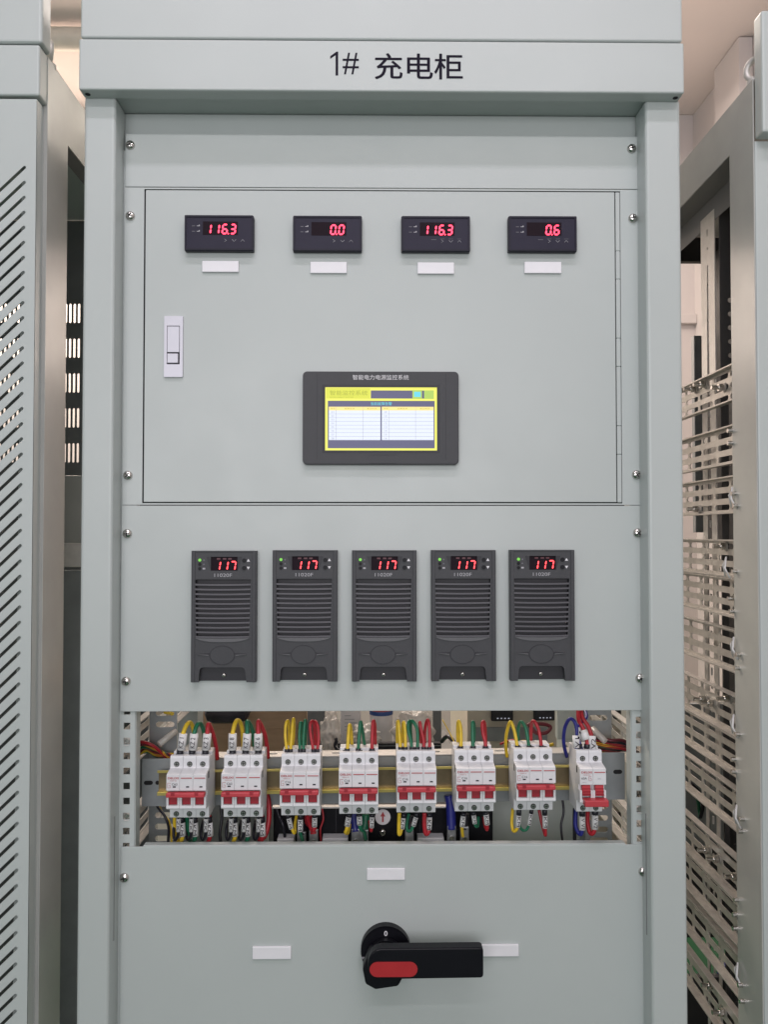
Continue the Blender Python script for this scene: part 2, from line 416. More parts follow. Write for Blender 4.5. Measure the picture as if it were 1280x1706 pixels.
mb.box(dxl - .006, frx + .004, YP + .0030, YP + .0040, dz0 - .004, dz1 + .004, VOID)  # black sheet close behind the door, puts the shade into its gaps
door = mb.build('door', cab)
mb = MB(); hz = dz1 - .001; hx = (dxr + frx) / 2 + .0002; n = 0
while hz > dz0 + .002:
    L = .0825 if n % 2 == 0 else .0395
    lo = max(dz0 + .0015, hz - L + .0002)
    mb.box(hx - .0031, hx + .0031, YP - .0016, YP + .002, lo, hz, PAINT, .0011, 3)
    hz -= L; n += 1
mb.build('piano_hinge', door)
# latch
lx0, lx1, lz1, lz0 = WX(274.5, 580, YP), WX(305.5, 580, YP), WZ(290, 528, YP), WZ(290, 629, YP)
yl = YP - .0012
mb = MB(); ix0, ix1 = WX(279, 580, YP), WX(300.5, 580, YP); iz1, iz0 = WZ(290, 544, YP), WZ(290, 608, YP)
plate(mb, [rect(lx0, lx1, lz0, lz1, .0008), rect(ix0, ix1, iz0, iz1)], yl - .0035, .0035, LATCHM)
mb.box(lx0 + .001, lx1 - .001, yl - .0004, yl, lz0 + .001, lz1 - .001, VOID)
mb.build('latch_plate', door)
mb = MB(); zm = WZ(290, 589, YP)
mb.box(ix0 + .0004, ix1 - .0008, yl - .0030, yl - .0006, zm + .0010, iz1 - .0008, LATCHM, .0004)
mb.box(ix0 + .0004, ix1 - .0022, yl - .0034, yl - .0006, iz0 + .0018, zm - .0008, LATCHM, .0008)
mb.build('latch_lever', door)
modp, mz0, mz1 = panel('module_panel', 842.5, 1184.5, xl=pl - .001, xr=pr + .003)
lowz = WZ(640, 1409, YP)
mb = MB(); lowl, lowr = WX(201, 1450, YP), WX(1085, 1450, YP)
mb.box(lowl, lowr, YP, YP + .002, .25, lowz, PAINT, .0006)
mb.box(WX(238, 1409, YP), WX(1043, 1405, YP), YP + .0006, YP + .013, lowz - .0002, lowz + .0016, PAINT, .0007)
lowp = mb.build('lower_panel', cab)
for (u, v, p) in ((217, 242, topp), (1053, 248, topp), (217, 360, frame), (1055, 364, frame), (213, 792, frame), (1061, 791, frame),
                  (212, 889, modp), (1063, 888, modp), (210, 1135, modp), (1067, 1130, modp), (207, 1462, lowp), (1072, 1452, lowp)):
    q = W(u, v, YP); pan_screw('panel_screw', q.x, q.z, YP, .0065, p)
# narrow slots folded in the post returns low down
for u, v0, v1 in ((183, 1360, 1567), (1098, 1355, 1557)):
    mb = MB(); a = W(u, v0, .02); b = W(u, v1, .02)
    xin = XLi if u < 600 else XRi; sg = 1 if u < 600 else -1
    mb.box(xin - .0006, xin + .0006, .019, .0205, b.z, a.z, GREYD); mb.build('edge_seam', cab)

# cabinet inside: side bars, slotted uprights, channel
SX = .375
for s in (-1, 1):
    for z0, z1 in ((1.50 - .342, 1.50 - .287), (1.50 - .47, 1.50 - .415), (1.5 - .62, 1.5 - .565)):
        slotted_bar('depth_bar', cab, s * SX + (0.002 if s > 0 else 0), .07, .535, z0, z1, -s, m=STEEL_W)
def upright(u0, u1, y, us, vs):
    mb = MB(); x0, x1 = WX(u0, 1300, y), WX(u1, 1300, y); loops = [rect(x0, x1, 1.0, 1.30)]
    for v in vs: loops.append(slot(WX(us, 1300, y), WZ(us, v, y), .028, .0085))
    plate(mb, loops, y, .002, GREYU); mb.box(x0, x0 + .0016, y + .002, y + .03, 1.0, 1.30, GREYU)
    mb.build('slotted_upright', cab)
GREYU = mat('upright_grey', (0.27, 0.29, 0.30), 0.42, metal=0.2, var=0.08, scale=30)
upright(248, 294, .14, 274, [1188, 1207, 1339, 1358, 1377, 1397])
upright(975, 1020, .14, 998, [1196, 1344, 1363, 1382, 1400])
# horizontal channel behind the breakers: top flange with slots, face
YC = .098
cu0, cu1 = WX(236, 1300, YC), WX(1042, 1300, YC)
TILT = -0.0105
cz = {k: WZ(640, v, YC) for k, v in (('t', 1259), ('b', 1338))}
mb = MB()
mb.box(cu0, cu1, YC, YC + .002, cz['b'], cz['t'], GREYU, .0005)
loops = [rect(cu0 + .07, cu1 - .07, YC, YC + .030)]; x = cu0 + .09
while x < cu1 - .1:
    loops.append([(a, b) for a, b in slot(x, YC + .015, .016, .007)]); x += .0475
plate(mb, loops, cz['t'] - .0002, .002, STEEL_W, 'z')
ch = mb.build('mounting_channel', cab)
for u in (247, 262, 1008, 1030):
    mb = MB(); mb.prism(slot(WX(u, 1300, YC), WZ(u, 1300 if u < 600 else 1290, YC), .013 if u in (247, 1030) else .006, .006), 'y', YC - .0004, YC, VOID); mb.build('end_slot', ch)
mb = MB(); dx0, dx1 = WX(264, 1300, .088), WX(960, 1300, .088)
zd1, zd0 = WZ(640, 1276, .088), WZ(640, 1317.5, .088)
mb.box(dx0, dx1, .0885, .0905, zd0 + .003, zd1 - .003, WEB)
for za, zb2 in ((zd1 - .0035, zd1), (zd0, zd0 + .0045)):
    mb.box(dx0, dx1, .0800, .0812, za, zb2, BRASS, .0003)
mb.box(dx0, dx1, .0812, .0886, zd1 - .0038, zd1 - .0030, BRASS); mb.box(dx0, dx1, .0812, .0886, zd0 + .0040, zd0 + .0050, BRASS)
mb.build('din_rail', ch)
for o_ in [ch] + list(ch.children):
    for v_ in o_.data.vertices: v_.co.z += .0105 * v_.co.x
# rear uprights and shelf seen through the opening
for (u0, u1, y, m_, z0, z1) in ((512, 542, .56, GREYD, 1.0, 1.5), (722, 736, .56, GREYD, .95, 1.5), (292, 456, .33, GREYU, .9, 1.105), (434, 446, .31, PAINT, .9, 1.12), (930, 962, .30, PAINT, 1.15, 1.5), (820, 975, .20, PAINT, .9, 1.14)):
    mb = MB(); mb.box(WX(u0, 1300, y), WX(u1, 1300, y), y, y + .02, z0, z1, m_, .001); mb.build('inner_frame', cab)
mb = MB(); mb.box(WX(545, 1250, .35), WX(735, 1250, .35), .35, .362, WZ(600, 1262, .35), WZ(600, 1238, .35), DARKER, .002)
for v_ in (1243, 1249): mb.box(WX(546, 1250, .35), WX(734, 1250, .35), .3485, .3499, WZ(600, v_, .35), WZ(600, v_ - 1, .35), GREYU)
mb.build('shelf_bar', cab)

# ------------------------------------------------------------------ panel meters
meter_lab = ['black panel meter reading 116.3, leftmost on the cabinet door', 'black panel meter reading 0.0 in red digits',
             'black panel meter reading 116.3, between the 0.0 meter and the 0.6 meter', 'black panel meter reading 0.6 in red digits']
YM = YP - .0012
for i, (uc, vc, val, nb) in enumerate(((364.5, 387.5, '116.3', 3), (545.5, 388.5, '0.0', 3), (726.5, 389, '116.3', 4), (905, 389, '0.6', 4))):
    c = W(uc, vc, YM - .011); t = thing('panel_meter', meter_lab[i], 'meter', (c.x, YM, c.z), 'panel meters on the cabinet door')
    w, h_ = .0475, .0245
    mb = MB(); yF = YM - .0115
    mb.box(c.x - w, c.x + w, yF + .0016, YM, c.z - h_, c.z + h_, NAVY, .0014, 2)
    plate(mb, [rect(c.x - w + .0006, c.x + w - .0006, c.z - h_ + .0006, c.z + h_ - .0006, .0012), rect(c.x - w + .003, c.x + w - .003, c.z - h_ + .003, c.z + h_ - .003, .001)], yF, .0025, NAVY)
    mb.build('housing', t)
    mb = MB(); yf = yF + .0012
    mb.box(c.x - w + .003, c.x + w - .003, yf, yf + .001, c.z - h_ + .003, c.z + h_ - .003, NAVYF); mb.build('face', t)
    mb = MB(); mb.box(c.x - .022, c.x + .026, yf - .0003, yf - .0001, c.z - .003, c.z + .0155, mat('display_glass', (0.016, 0.009, 0.014), 0.5, spec=.08) if i == 0 else bpy.data.materials['display_glass'], 0); mb.build('display_window', t)
    mb = MB(); dh, dw, tt = .0124, .0062, .0023; xx0 = c.x - .0180; pitch = .0112; zz = c.z - .0012
    s = val.replace('.', ''); 
    cells = [None] * (4 - len(s)) + list(s)
    for k, chh in enumerate(cells):
        if chh: digit(mb, chh, xx0 + k * pitch, zz, dw, dh, tt, yf - .0005, LED_R)
    dp = 2
    mb.prism(ellipse(xx0 + dp * pitch + dw + .0021, zz - .0002, .0011, .0011, 10), 'y', yf - .0006, yf - .0004, LED_R)
    mb.build('red_digits', t)
    mb = MB()
    for (a, b) in ((-.037, .009), (-.0305, .009), (-.037, .0015), (-.0305, .0015)):
        mb.box(c.x + a, c.x + a + .0042, yf - .0002, yf - .0001, c.z + b, c.z + b + .0008, INKG if a > -.035 else INKD)
        if a > -.035: mb.box(c.x + a + .0028, c.x + a + .0042, yf - .0002, yf - .0001, c.z + b + .0008, c.z + b + .002, INKG)
    for k in range(nb):
        sx = c.x + .0325 - .0118 * k; sz = c.z - .0105
        if k == 0: p = [(-.0026, -.0016), (0, .0012), (.0026, -.0016)]
        elif k == 1: p = [(-.0026, .0012), (0, -.0016), (.0026, .0012)]
        elif k == 2: p = [(-.0014, .0020), (.0016, 0), (-.0014, -.0020)]
        else: p = None
        if p:
            mb.tube([(sx + a, yf - .0002, sz + b) for a, b in p], .00032, INKG, 6)
            if nb == 4: mb.box(sx - .003, sx + .003, yf - .0002, yf - .0001, sz + .0030, sz + .0034, INKD)
        else: mb.box(sx - .0035, sx + .0035, yf - .0002, yf - .0001, sz + .0018, sz + .0024, INKD)
    mb.build('printed_symbols', t)

# blank name plates
strip_lab = ['blank white name plate below the leftmost meter', 'blank white name plate below the 0.0 meter', 'blank white name plate below the third meter, reading 116.3', 'blank white name plate below the 0.6 meter',
             'blank white name plate highest on the lower panel, above the rotary handle', 'blank white name plate left of the rotary handle', 'blank white name plate at the tip of the rotary handle']
for i, (u0, u1, v0, v1) in enumerate(((336.5, 397.5, 434.5, 453), (517, 578, 436, 455), (696, 757, 437, 456), (874.5, 936, 436, 455), (611.5, 675, 1447, 1466.5), (420.5, 485, 1577.5, 1598.5), (801, 865, 1574, 1594))):
    yb = YM if i < 4 else YP
    x0, x1, z0, z1 = WX(u0, v0, yb - .003), WX(u1, v0, yb - .003), WZ(u0, v1, yb - .003), WZ(u0, v0, yb - .003)
    mb = MB(); mb.box(x0, x1, yb - .0032, yb, z0, z1, WHITEP, .0008)
    tag(mb.build('name_plate', None, ((x0 + x1) / 2, yb, (z0 + z1) / 2)), strip_lab[i], 'name plate', 'blank white name plates')

# ------------------------------------------------------------------ touch screen
yS = YM - .010
t = thing('touch_screen', 'dark grey touch screen with glowing yellow table page on the cabinet door', 'touch screen', W(635, 697, YM))
def SP(u, v): q = W(u, v, yS); return q.x, q.z
x0, z1 = SP(504.5, 618.5); x1, z0 = SP(765, 774)
ax0, az1 = SP(542, 645.5); ax1, az0 = SP(728.5, 750)
mb = MB()
mb.prism(rect(x0, x1, z0, z1, .006, 6), 'y', yS + .0012, YM, DARKGREY, 0)
plate(mb, [rect(x0 + .0012, x1 - .0012, z0 + .0012, z1 - .0012, .005, 6), rect(ax0 - .0006, ax1 + .0006, az0 - .0006, az1 + .0006)], yS, .0018, DARKGREY)
gx0, gx1 = SP(530, 0)[0], SP(742, 0)[0]
for gx in (gx0, gx1): mb.box(gx - .0002, gx + .0002, yS - .0003, yS + .0001, z0 + .006, z1 - .002, DARKER)
mb.box(SP(617, 0)[0], SP(660, 0)[0], yS - .0006, yS + .0001, SP(0, 771.5)[1], SP(0, 771)[1], DARKER); mb.box(SP(617, 0)[0], SP(660, 0)[0], yS - .0004, yS + .0001, SP(0, 757.5)[1], SP(0, 757)[1], DARKER)
plate(mb, [rect(ax0 - .004, ax1 + .004, az0 - .004, az1 + .004, .001), rect(ax0 - .0005, ax1 + .0005, az0 - .0005, az1 + .0005)], yS - .0003, .0006, DARKER)
mb.build('bezel', t)
mb = MB(); tx, tz = SP(634.5, 628.7); text(mb, '智能电力电源监控系统', tx, tz, yS, .0068, SP(681, 0)[0] - SP(588.5, 0)[0], INKW); mb.build('title_lettering', t)
mb = MB(); yd = yS + .0010
def sbox(cx0, cy0, cx1, cy1, m, lv):
    # crop coordinates: photo = 490 + c/4.414 , 600 + c/4.414
    a, b = SP(490 + cx0 / 4.414, 600 + cy0 / 4.414); c, d = SP(490 + cx1 / 4.414, 600 + cy1 / 4.414)
    y = yd - .00012 * lv; mb.add([(a, y, d), (c, y, d), (c, y, b), (a, y, b)], [(0, 1, 2, 3)], m)
sbox(229, 198, 1053, 664, S_Y, 0)
sbox(565, 222, 1030, 282, S_N, 1); sbox(236, 206, 560, 282, S_Y2, 1)
sbox(872, 220, 942, 284, S_GR, 2); sbox(884, 232, 932, 270, S_T, 3); sbox(958, 222, 1030, 284, S_GR, 2)
sbox(248, 298, 1036, 648, S_N, 1)
sbox(256, 342, 636, 586, S_W, 2); sbox(646, 342, 1028, 586, S_W, 2)
sbox(256, 342, 636, 370, S_O, 3); sbox(646, 342, 1028, 370, S_O, 3)
for k in range(8):
    yy = 394 + k * 27.5; sbox(258, yy, 634, yy + 3, S_L, 3); sbox(648, yy, 1026, yy + 3, S_L, 3)
for xx in (308, 506, 698, 894): sbox(xx, 345, xx + 2.5, 584, S_L, 3)
def stext(s, cx, cy, hpx, wpx, m, lv=4):
    a, b = SP(490 + cx / 4.414, 600 + cy / 4.414); k = (SP(491, 0)[0] - SP(490, 0)[0]) / 4.414
    text(mb, s, a, b, yd - .00012 * lv + .0003, hpx * k, wpx * k, m)
stext('智能监控系统', 402, 240, 36, 275, S_TX); stext('INTELLIGENT SYSTEM', 350, 272, 8, 170, S_TX)
stext('当前故障告警', 642, 320, 24, 155, S_T)
for q in (0, 390):
    stext('序号', 285 + q, 356, 12, 34, S_TX); stext('故障名称', 408 + q, 356, 13, 75, S_TX); stext('发生时间', 572 + q, 356, 13, 72, S_TX)
    for k in range(8): stext('%02d' % (k + 1 + (8 if q else 0)), 284 + q, 382 + k * 27.5, 13, 20, S_L)
mb.build('lit_display', t)

# ------------------------------------------------------------------ rectifier modules
cx2 = (712 + 1198) / 2; MWp, MHp = 486.0, 995.0
MW, MH = .0880, .1775
def make_module():
    t = thing('rectifier_module', '', 'power module', (0, 0, 0), 'charging modules in a row')
    kx, kz = MW / MWp, MH / MHp
    X = lambda c: (c - cx2) * kx
    Z = lambda c: -(c - 582.5) * kz
    yb, yf = 0.0, -.0125
    mb = MB()
    gl = [(X(742), Z(303)), (X(1158), Z(303)), (X(1150), Z(560)), (X(1144), Z(745)), (X(1030), Z(752)), (X(945), Z(754)), (X(860), Z(752)), (X(750), Z(745))]
    win = rect(X(858), X(1057), Z(236), Z(130), .0004)
    cut = [(X(768), Z(1085)), (X(776), Z(990)), (X(784), Z(974)), (X(800), Z(968)), (X(1092), Z(968)), (X(1108), Z(974)), (X(1116), Z(990)), (X(1126), Z(1085))]
    x0, x1, z0, z1 = -MW / 2, MW / 2, -MH / 2, MH / 2
    outer = [(x0, z0), (cut[0][0], z0)] + [(p[0], p[1]) for p in cut[1:-1]] + [(cut[-1][0], z0), (x1, z0), (x1, z1), (x0, z1)]
    plate(mb, [outer, gl, win], yf, .0125, DARKGREY)
    # raised edge strips and cap
    for s in (-1, 1): mb.box(s * (MW / 2 - .0008), s * (MW / 2 - .0052), yf - .0012, yf, z0, z1, DARKGREY, .0005)
    mb.box(x0 + .0052, x1 - .0052, yf - .0008, yf, z1 - .0018, z1, DARKGREY, .0003)
    mb.box(X(752), X(1148), yf - .0006, yf, Z(299), Z(296), DARKGREY)
    for s in (0, 1):
        a, b = (X(824), X(858)) if s == 0 else (X(1057), X(1091))
        mb.prism([(a, Z(130)), (b, Z(130)), (b, Z(236))] if s == 0 else [(b, Z(130)), (a, Z(130)), (a, Z(236))], 'y', yf - .0004, yf, DARKER)
    # smile below grille
    n = 12; top = []; bot = []
    for k in range(n + 1):
        u = -1 + 2 * k / n; xx = X(947) + u * (X(1148) - X(947)); top.append((xx, Z(746 + 3 * (1 - u * u)))); bot.append((xx, Z(748 + 28 * (1 - abs(u) ** 3.2))))
    mb.prism(top + bot[::-1], 'y', yf - .0012, yf, mat('smile_plastic', (0.105, 0.107, 0.115), 0.40) if 'smile_plastic' not in bpy.data.materials else bpy.data.materials['smile_plastic'])
    mb.build('faceplate', t)
    mb = MB(); mb.box(x0 + .002, x1 - .002, -.0030, -.0002, z0 + .0005, z1 - .002, DARKER); mb.build('back_plate', t)
    mb = MB(); SM = bpy.data.materials['smile_plastic']
    SLT = bpy.data.materials.get('slat_plastic') or mat('slat_plastic', (0.082, 0.080, 0.092), 0.42)
    for k in range(12):
        zc = Z(341 + 36.0 * k); n = 8; tp = []; bt = []; hw = .5 * ((1158 - 742) - k * 1.5) * kx
        for q in range(n + 1):
            u = -1 + 2 * q / n; xx = X(948) + u * hw; dz = -.0006 * (1 - u * u); tp.append((xx, zc + .00125 + dz)); bt.append((xx, zc - .00115 + dz))
        mb.prism(tp + bt[::-1], 'y', yf - .0006, yf + .006, SLT)
    mb.build('grille', t)
    mb = MB(); mb.box(X(858), X(1057), yf + .002, yf + .003, Z(236), Z(130), bpy.data.materials['display_glass']); mb.build('display_window', t)
    mb = MB(); yy = yf + .0015
    for k, chh in enumerate('117'):
        digit(mb, chh, X(884) + k * .0104, Z(229), .0064 , .0110, .00175, yy, LED_R2, .16)
    mb.build('red_digits', t)
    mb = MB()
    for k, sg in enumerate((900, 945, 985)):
        mb.box(X(sg), X(sg + 26), yy + .0003, yy + .0004, Z(152), Z(140), REFL_GLOW)  # faintly glowing bars painted in as a reflection on the window
    mb.build('painted_reflection', t)
    mb = MB(); mb.cyl((X(775), yf - .0006, Z(155)), .0020, .0016, 'y', LED_G, 14); mb.build('green_lamp', t)
    for zc in (187, 220):
        mb = MB(); mb.cyl((X(775), yf - .0004, Z(zc)), .0022, .0012, 'y', BLACK, 14); mb.build('dark_lamp', t)
    for zc in (158, 215):
        mb = MB(); mb.cyl((X(1107), yf - .0006, Z(zc)), .0028, .0016, 'y', BLACK, 18); mb.build('button', t)
    mb = MB()
    mb.prism([(X(1126), Z(167)), (X(1150), Z(167)), (X(1138), Z(146))], 'y', yf - .0003, yf, INKW)
    mb.prism([(X(1126), Z(206)), (X(1150), Z(206)), (X(1138), Z(227))], 'y', yf - .0003, yf, INKW)
    mb.prism(ellipse(X(805), Z(156), .0012, .0012, 8), 'y', yf - .0002, yf, INKD)
    mb.prism([(X(797), Z(192)), (X(813), Z(192)), (X(805), Z(178))], 'y', yf - .0002, yf, INKD)
    mb.box(X(796), X(815), yf - .0002, yf, Z(226), Z(214), INKG); 
    text(mb, '11020F', X(950), Z(270), yf, .0046, .0238, INKG)
    mb.build('printed_marks', t)
    mb = MB(); ring = ellipse(X(945), Z(876), 95 * kx, 73 * kz, 40); inner = ellipse(X(945), Z(876), 88 * kx, 67 * kz, 40)
    plate(mb, [ring, inner], yf - .0007, .0008, DARKER)
    mb.prism(inner, 'y', yf - .0005, yf, DARKGREY)
    for s in (-1, 1):
        xa, xb = X(945 + s * 100), X(945 + s * 182)
        mb.prism([(xa, Z(872)), (xa, Z(880)), (xb, Z(869)), (xb, Z(867)), ], 'y', yf - .0016, yf, SM)
        mb.prism([(xa, Z(872)), (xa + s * -.001, Z(860)), (xb, Z(866))], 'y', yf - .0010, yf, DARKER)
    mb.build('oval_emblem', t)
    pan_screw('latch_screw', X(950), Z(1035), -.0030, .0030, t)
    return t
def copy_tree(o, parent=None):
    c = o.copy(); COL.objects.link(c)
    if parent: c.parent = parent
    for chd in list(o.children): copy_tree(chd, c)
    return c
proto = make_module()
mod_lab = ['leftmost dark grey module of the row of five, reading 117', 'second dark grey 117 module from the left, fixed with a shiny screw',
           'middle dark grey module of the row of five, reading 117', 'second dark grey 117 module from the right, fourth in the row', 'rightmost dark grey module of the row of five, reading 117']
for i, (u, v) in enumerate(((372.5, 1027), (508, 1026), (640.5, 1026), (773, 1025.5), (904.5, 1025))):
    o = proto if i == 0 else copy_tree(proto)
    q = W(u, v, YP - .0125); o.location = (q.x, YP, q.z); o['label'] = mod_lab[i]

# ------------------------------------------------------------------ rotary handle
c = W(643, 1585, YP - .012)
t = thing('rotary_handle', 'black rotary isolator handle with red insert on the lower panel', 'handle', (c.x, YP, c.z))
mb = MB(); r0 = 41 * (1.1 + YP - .01) / F
mb.cyl((c.x, YP - .006, c.z), r0, .012, 'y', BLACK, 48); mb.cyl((c.x, YP - .0135, c.z), r0 * .93, .003, 'y', BLACK, 48, r2=r0 * .98)
mb.cyl((c.x, YP - .022, c.z - .001), r0 * .62, .018, 'y', BLACK, 40, r2=r0 * .72)
mb.build('escutcheon', t)
YHn = YP - .058
a0 = W(613, 1581, YHn); a1 = W(806, 1631, YHn)
mb = MB(); rr = (a0.z - a1.z) / 2; zc = (a0.z + a1.z) / 2
poly = []
for k in range(9):
    th = R(90 + 180 * k / 8); poly.append((a0.x + rr * .85 + rr * .85 * math.cos(th), zc + rr * math.sin(th)))
poly = poly + rect(a0.x, a1.x, a1.z + .0012, a0.z + .0005, .004, 4)[:10]
mb.prism(poly, 'y', YHn, YHn + .017, BLACK, .0016)
# neck joining lever to the hub
nk = [W(624, 1566, YP - .03), W(664, 1566, YP - .03)]
mb.prism([(c.x - .027, c.z - .028), (c.x - .031, c.z - .008), (c.x - .022, c.z + .014), (c.x - .004, c.z + .019), (c.x + .018, c.z + .014), (c.x + .032, c.z - .002), (c.x + .016, c.z - .031), (c.x - .014, c.z - .035)], 'y', YHn + .016, YP - .020, BLACK, .003)
mb.build('lever', t)
b0 = W(616, 1602.5, YHn); b1 = W(696, 1627, YHn)
mb = MB(); mb.prism(slot((b0.x + b1.x) / 2, (b0.z + b1.z) / 2, b1.x - b0.x, b0.z - b1.z, 0, 8), 'y', YHn - .0008, YHn + .001, REDH); mb.build('red_insert', t)
mb = MB(); q = W(643, 1555, YP - .015); text(mb, '0', q.x, q.z, YP - .0150, .0068, .0045, INKW, bold=.02)
mb.box(W(602.5, 1592, YP - .014).x, W(608.5, 1592, YP - .014).x, YP - .0156, YP - .0150, q.z - .0335, q.z - .0328, INKG); mb.box(W(602.5, 1592, YP - .014).x, W(608.5, 1592, YP - .014).x, YP - .0156, YP - .0150, q.z - .0318, q.z - .0311, INKG)
mb.build('position_marks', t)

# ------------------------------------------------------------------ circuit breakers
PW = .0178
def breaker(i, uc, vbar, poles, rating, label, off=False):
    """vbar: photo height of the top of the toggle bar"""
    yN, yT, yB = .017, .038, .080
    q = W(uc, vbar, yN); cx, zbar = q.x, q.z; wd = PW * poles
    t = thing('circuit_breaker', label, 'circuit breaker', (cx, yB, zbar), 'circuit breakers on the rail')
    top, sh, nb, bt = zbar + .0425, zbar + .0238, zbar - .0235, zbar - .0415
    mb = MB()
    for k in range(poles):
        x0 = cx - wd / 2 + k * PW
        # main profile (y,z) with pocket for the toggle
        prof = [(yB, bt + .002), (yT + .002, bt), (yT, bt + .001), (yT - .0005, nb - .0005), (yN + .001, nb + .0005), (yN, nb + .002), (yN + .0005, nb + .0055), (yN + .009, nb + .0065),
                (yN + .009, zbar + .001), (yN, zbar + .002), (yN + .0008, sh - .001), (yN + .0035, sh), (yT - .001, sh + .0025), (yT, sh + .004), (yT, top - .003), (yT + .001, top), (yT + .008, top), (yT + .008, top - .002), (yT + .020, top - .002), (yT + .020, top + .001), (yB, top + .001)]
        mb.prism(prof, 'x', x0 + .00012, x0 + PW - .00012, BREAK, .0003)
        # cheeks of the toggle pocket
        for xa in (x0 + .00012, x0 + PW - .0030):
            mb.box(xa, xa + .0029, yN + .0008, yN + .010, nb + .005, zbar - .006, BREAK, .0003)
        # wire mouth on the top
        mb.cyl((x0 + PW / 2, yT + .014, top - .0015), .0048, .001, 'z', VOID, 12)
    body = mb.build('body', t)
    tp = MB()
    for k in range(poles):
        xc = cx - wd / 2 + (k + .5) * PW
        if not off: tp.box(xc - .0056, xc + .0056, yN + .0025, yN + .012, nb + .0062, zbar - .002, DRED, .0006)
        else: tp.box(xc - .0056, xc + .0056, yN + .0015, yN + .012, nb + .010, zbar + .001, RED, .0006)
    if not off:
        tp.box(cx - wd / 2 + .0008, cx + wd / 2 - .0012, yN - .0055, yN + .004, zbar - .0060, zbar + .0002, RED, .0013, 3)
        for xc in (cx - wd / 2 + .010, cx + wd / 2 - .012): tp.box(xc - .0025, xc + .0025, yN - .0058, yN - .003, zbar - .0032, zbar + .0004, DRED)
    else:
        tp.box(cx - wd / 2 + .004, cx + wd / 2 + .0005, yN - .011, yN + .004, nb - .001, nb + .0078, RED, .0014, 3)
        for k in range(poles):
            xc = cx - wd / 2 + (k + .5) * PW
            for j in range(3): tp.box(xc - .0055, xc + .0055, yN + .0006 - .0012 * j, yN + .003, zbar - .004 - .004 * j, zbar - .0028 - .004 * j, DRED)
    tp.build('toggle', t)
    for k in range(poles):
        xc = cx - wd / 2 + (k + .5) * PW
        for zz, yy in ((top - .0110, yT), (bt + .0058, yT - .0005)):
            sb = MB(); sb.cyl((xc, yy - .0001, zz), .0037, .0006, 'y', VOID, 18); sb.cyl((xc, yy - .0007, zz), .0029, .0010, 'y', SCREW, 16)
            sb.box(xc - .0022, xc + .0022, yy - .0014, yy - .0011, zz - .0004, zz + .0004, VOID); sb.box(xc - .0004, xc + .0004, yy - .0015, yy - .0012, zz - .0022, zz + .0022, VOID)
            sb.build('terminal_screw', t)
    pr = MB(); zl = sh - .0052; xa = cx - wd / 2
    yn = yN + .0002
    text(pr, 'DELIXI', xa + .0092, zl, yn, .0026, .0145, INKR, bold=.02)
    for k in range(1, poles): pr.box(xa + k * PW + .0018, xa + k * PW + .0165, yn - .0003, yn, zl - .0005, zl + .0005, INKR)
    text(pr, 'DZ47-' + rating[1:], xa + .0095, zl - .0035, yn, .0012, .0085, INKR)
    if not off:
        pr.tube([(xa + .0062, yn - .0002, zl - .0065), (xa + .0018, yn - .0002, zl - .0065), (xa + .0018, yn - .0002, zl - .0128), (xa + .0056, yn - .0002, zl - .0128), (xa + .0056, yn - .0002, zl - .0098), (xa + .0035, yn - .0002, zl - .0098)], .00022, INKR, 5)
        text(pr, rating, xa + .0112, zl - .0082, yn, .0030, .0072, INK)
        for k in range(poles): pr.box(xa + k * PW + .0088, xa + k * PW + .0128, yn - .0004, yn, zl - .0124, zl - .0108, INK)
    else:
        text(pr, rating, xa + .0058, zl - .0080, yn, .0028, .0072, INK)
        pr.tube([(xa + .0155, yn - .0002, zl - .0055), (xa + .0122, yn - .0002, zl - .0055), (xa + .0122, yn - .0002, zl - .0110), (xa + .0155, yn - .0002, zl - .0110), (xa + .0155, yn - .0002, zl - .0082), (xa + .0135, yn - .0002, zl - .0082)], .00022, INKR, 5)
        text(pr, '230V~', xa + .0062, zl - .0135, yn, .0014, .0075, INKG); text(pr, 'ON', xa + .026, zl - .0085, yn, .002, .004, INKG)
        pr.box(cx - .0006, cx + .0006, yT - .0003, yT, top - .018, top - .0165, INK)
    pr.build('printed_marks', t)
    # small recess on the flanks
    sd = MB()
    for xs in (cx - wd / 2, cx + wd / 2): sd.box(xs - .0002, xs + .0002, .0315, .0365, zbar + .014, zbar + .023, VOID)
    sd.build('side_notch', t)
    return dict(cx=cx, top=top, bt=bt, yT=yT, wd=wd)
brk = [(309.8, 1319.8, 3, 'C63', 'white three-pole breaker with red toggle bar, leftmost on the rail'),
       (401.3, 1318.7, 3, 'C63', 'white three-pole breaker, second from the left, beside a thick red wire'),
       (499.0, 1316, 3, 'C16', 'white three-pole breaker, third from the left, under paired wires before cardboard'),
       (597.5, 1313.6, 3, 'C16', 'white three-pole breaker, fourth from the left, left of the red arrow sticker'),
       (694.7, 1311.2, 3, 'C16', 'white three-pole breaker, fifth from the left, right of the red arrow sticker'),
       (793.5, 1309.4, 3, 'C16', 'white three-pole breaker, sixth from the left, with three single upright wires'),
       (893.8, 1307.2, 3, 'C16', 'white three-pole breaker, rightmost of those with three poles'),
       (989.0, 1310, 2, '63A', 'white two-pole breaker with its red toggle down, far right of the rail')]
BI = [breaker(i, b[0], b[1], b[2], b[3], b[4], off=(i == 7)) for i, b in enumerate(brk)]

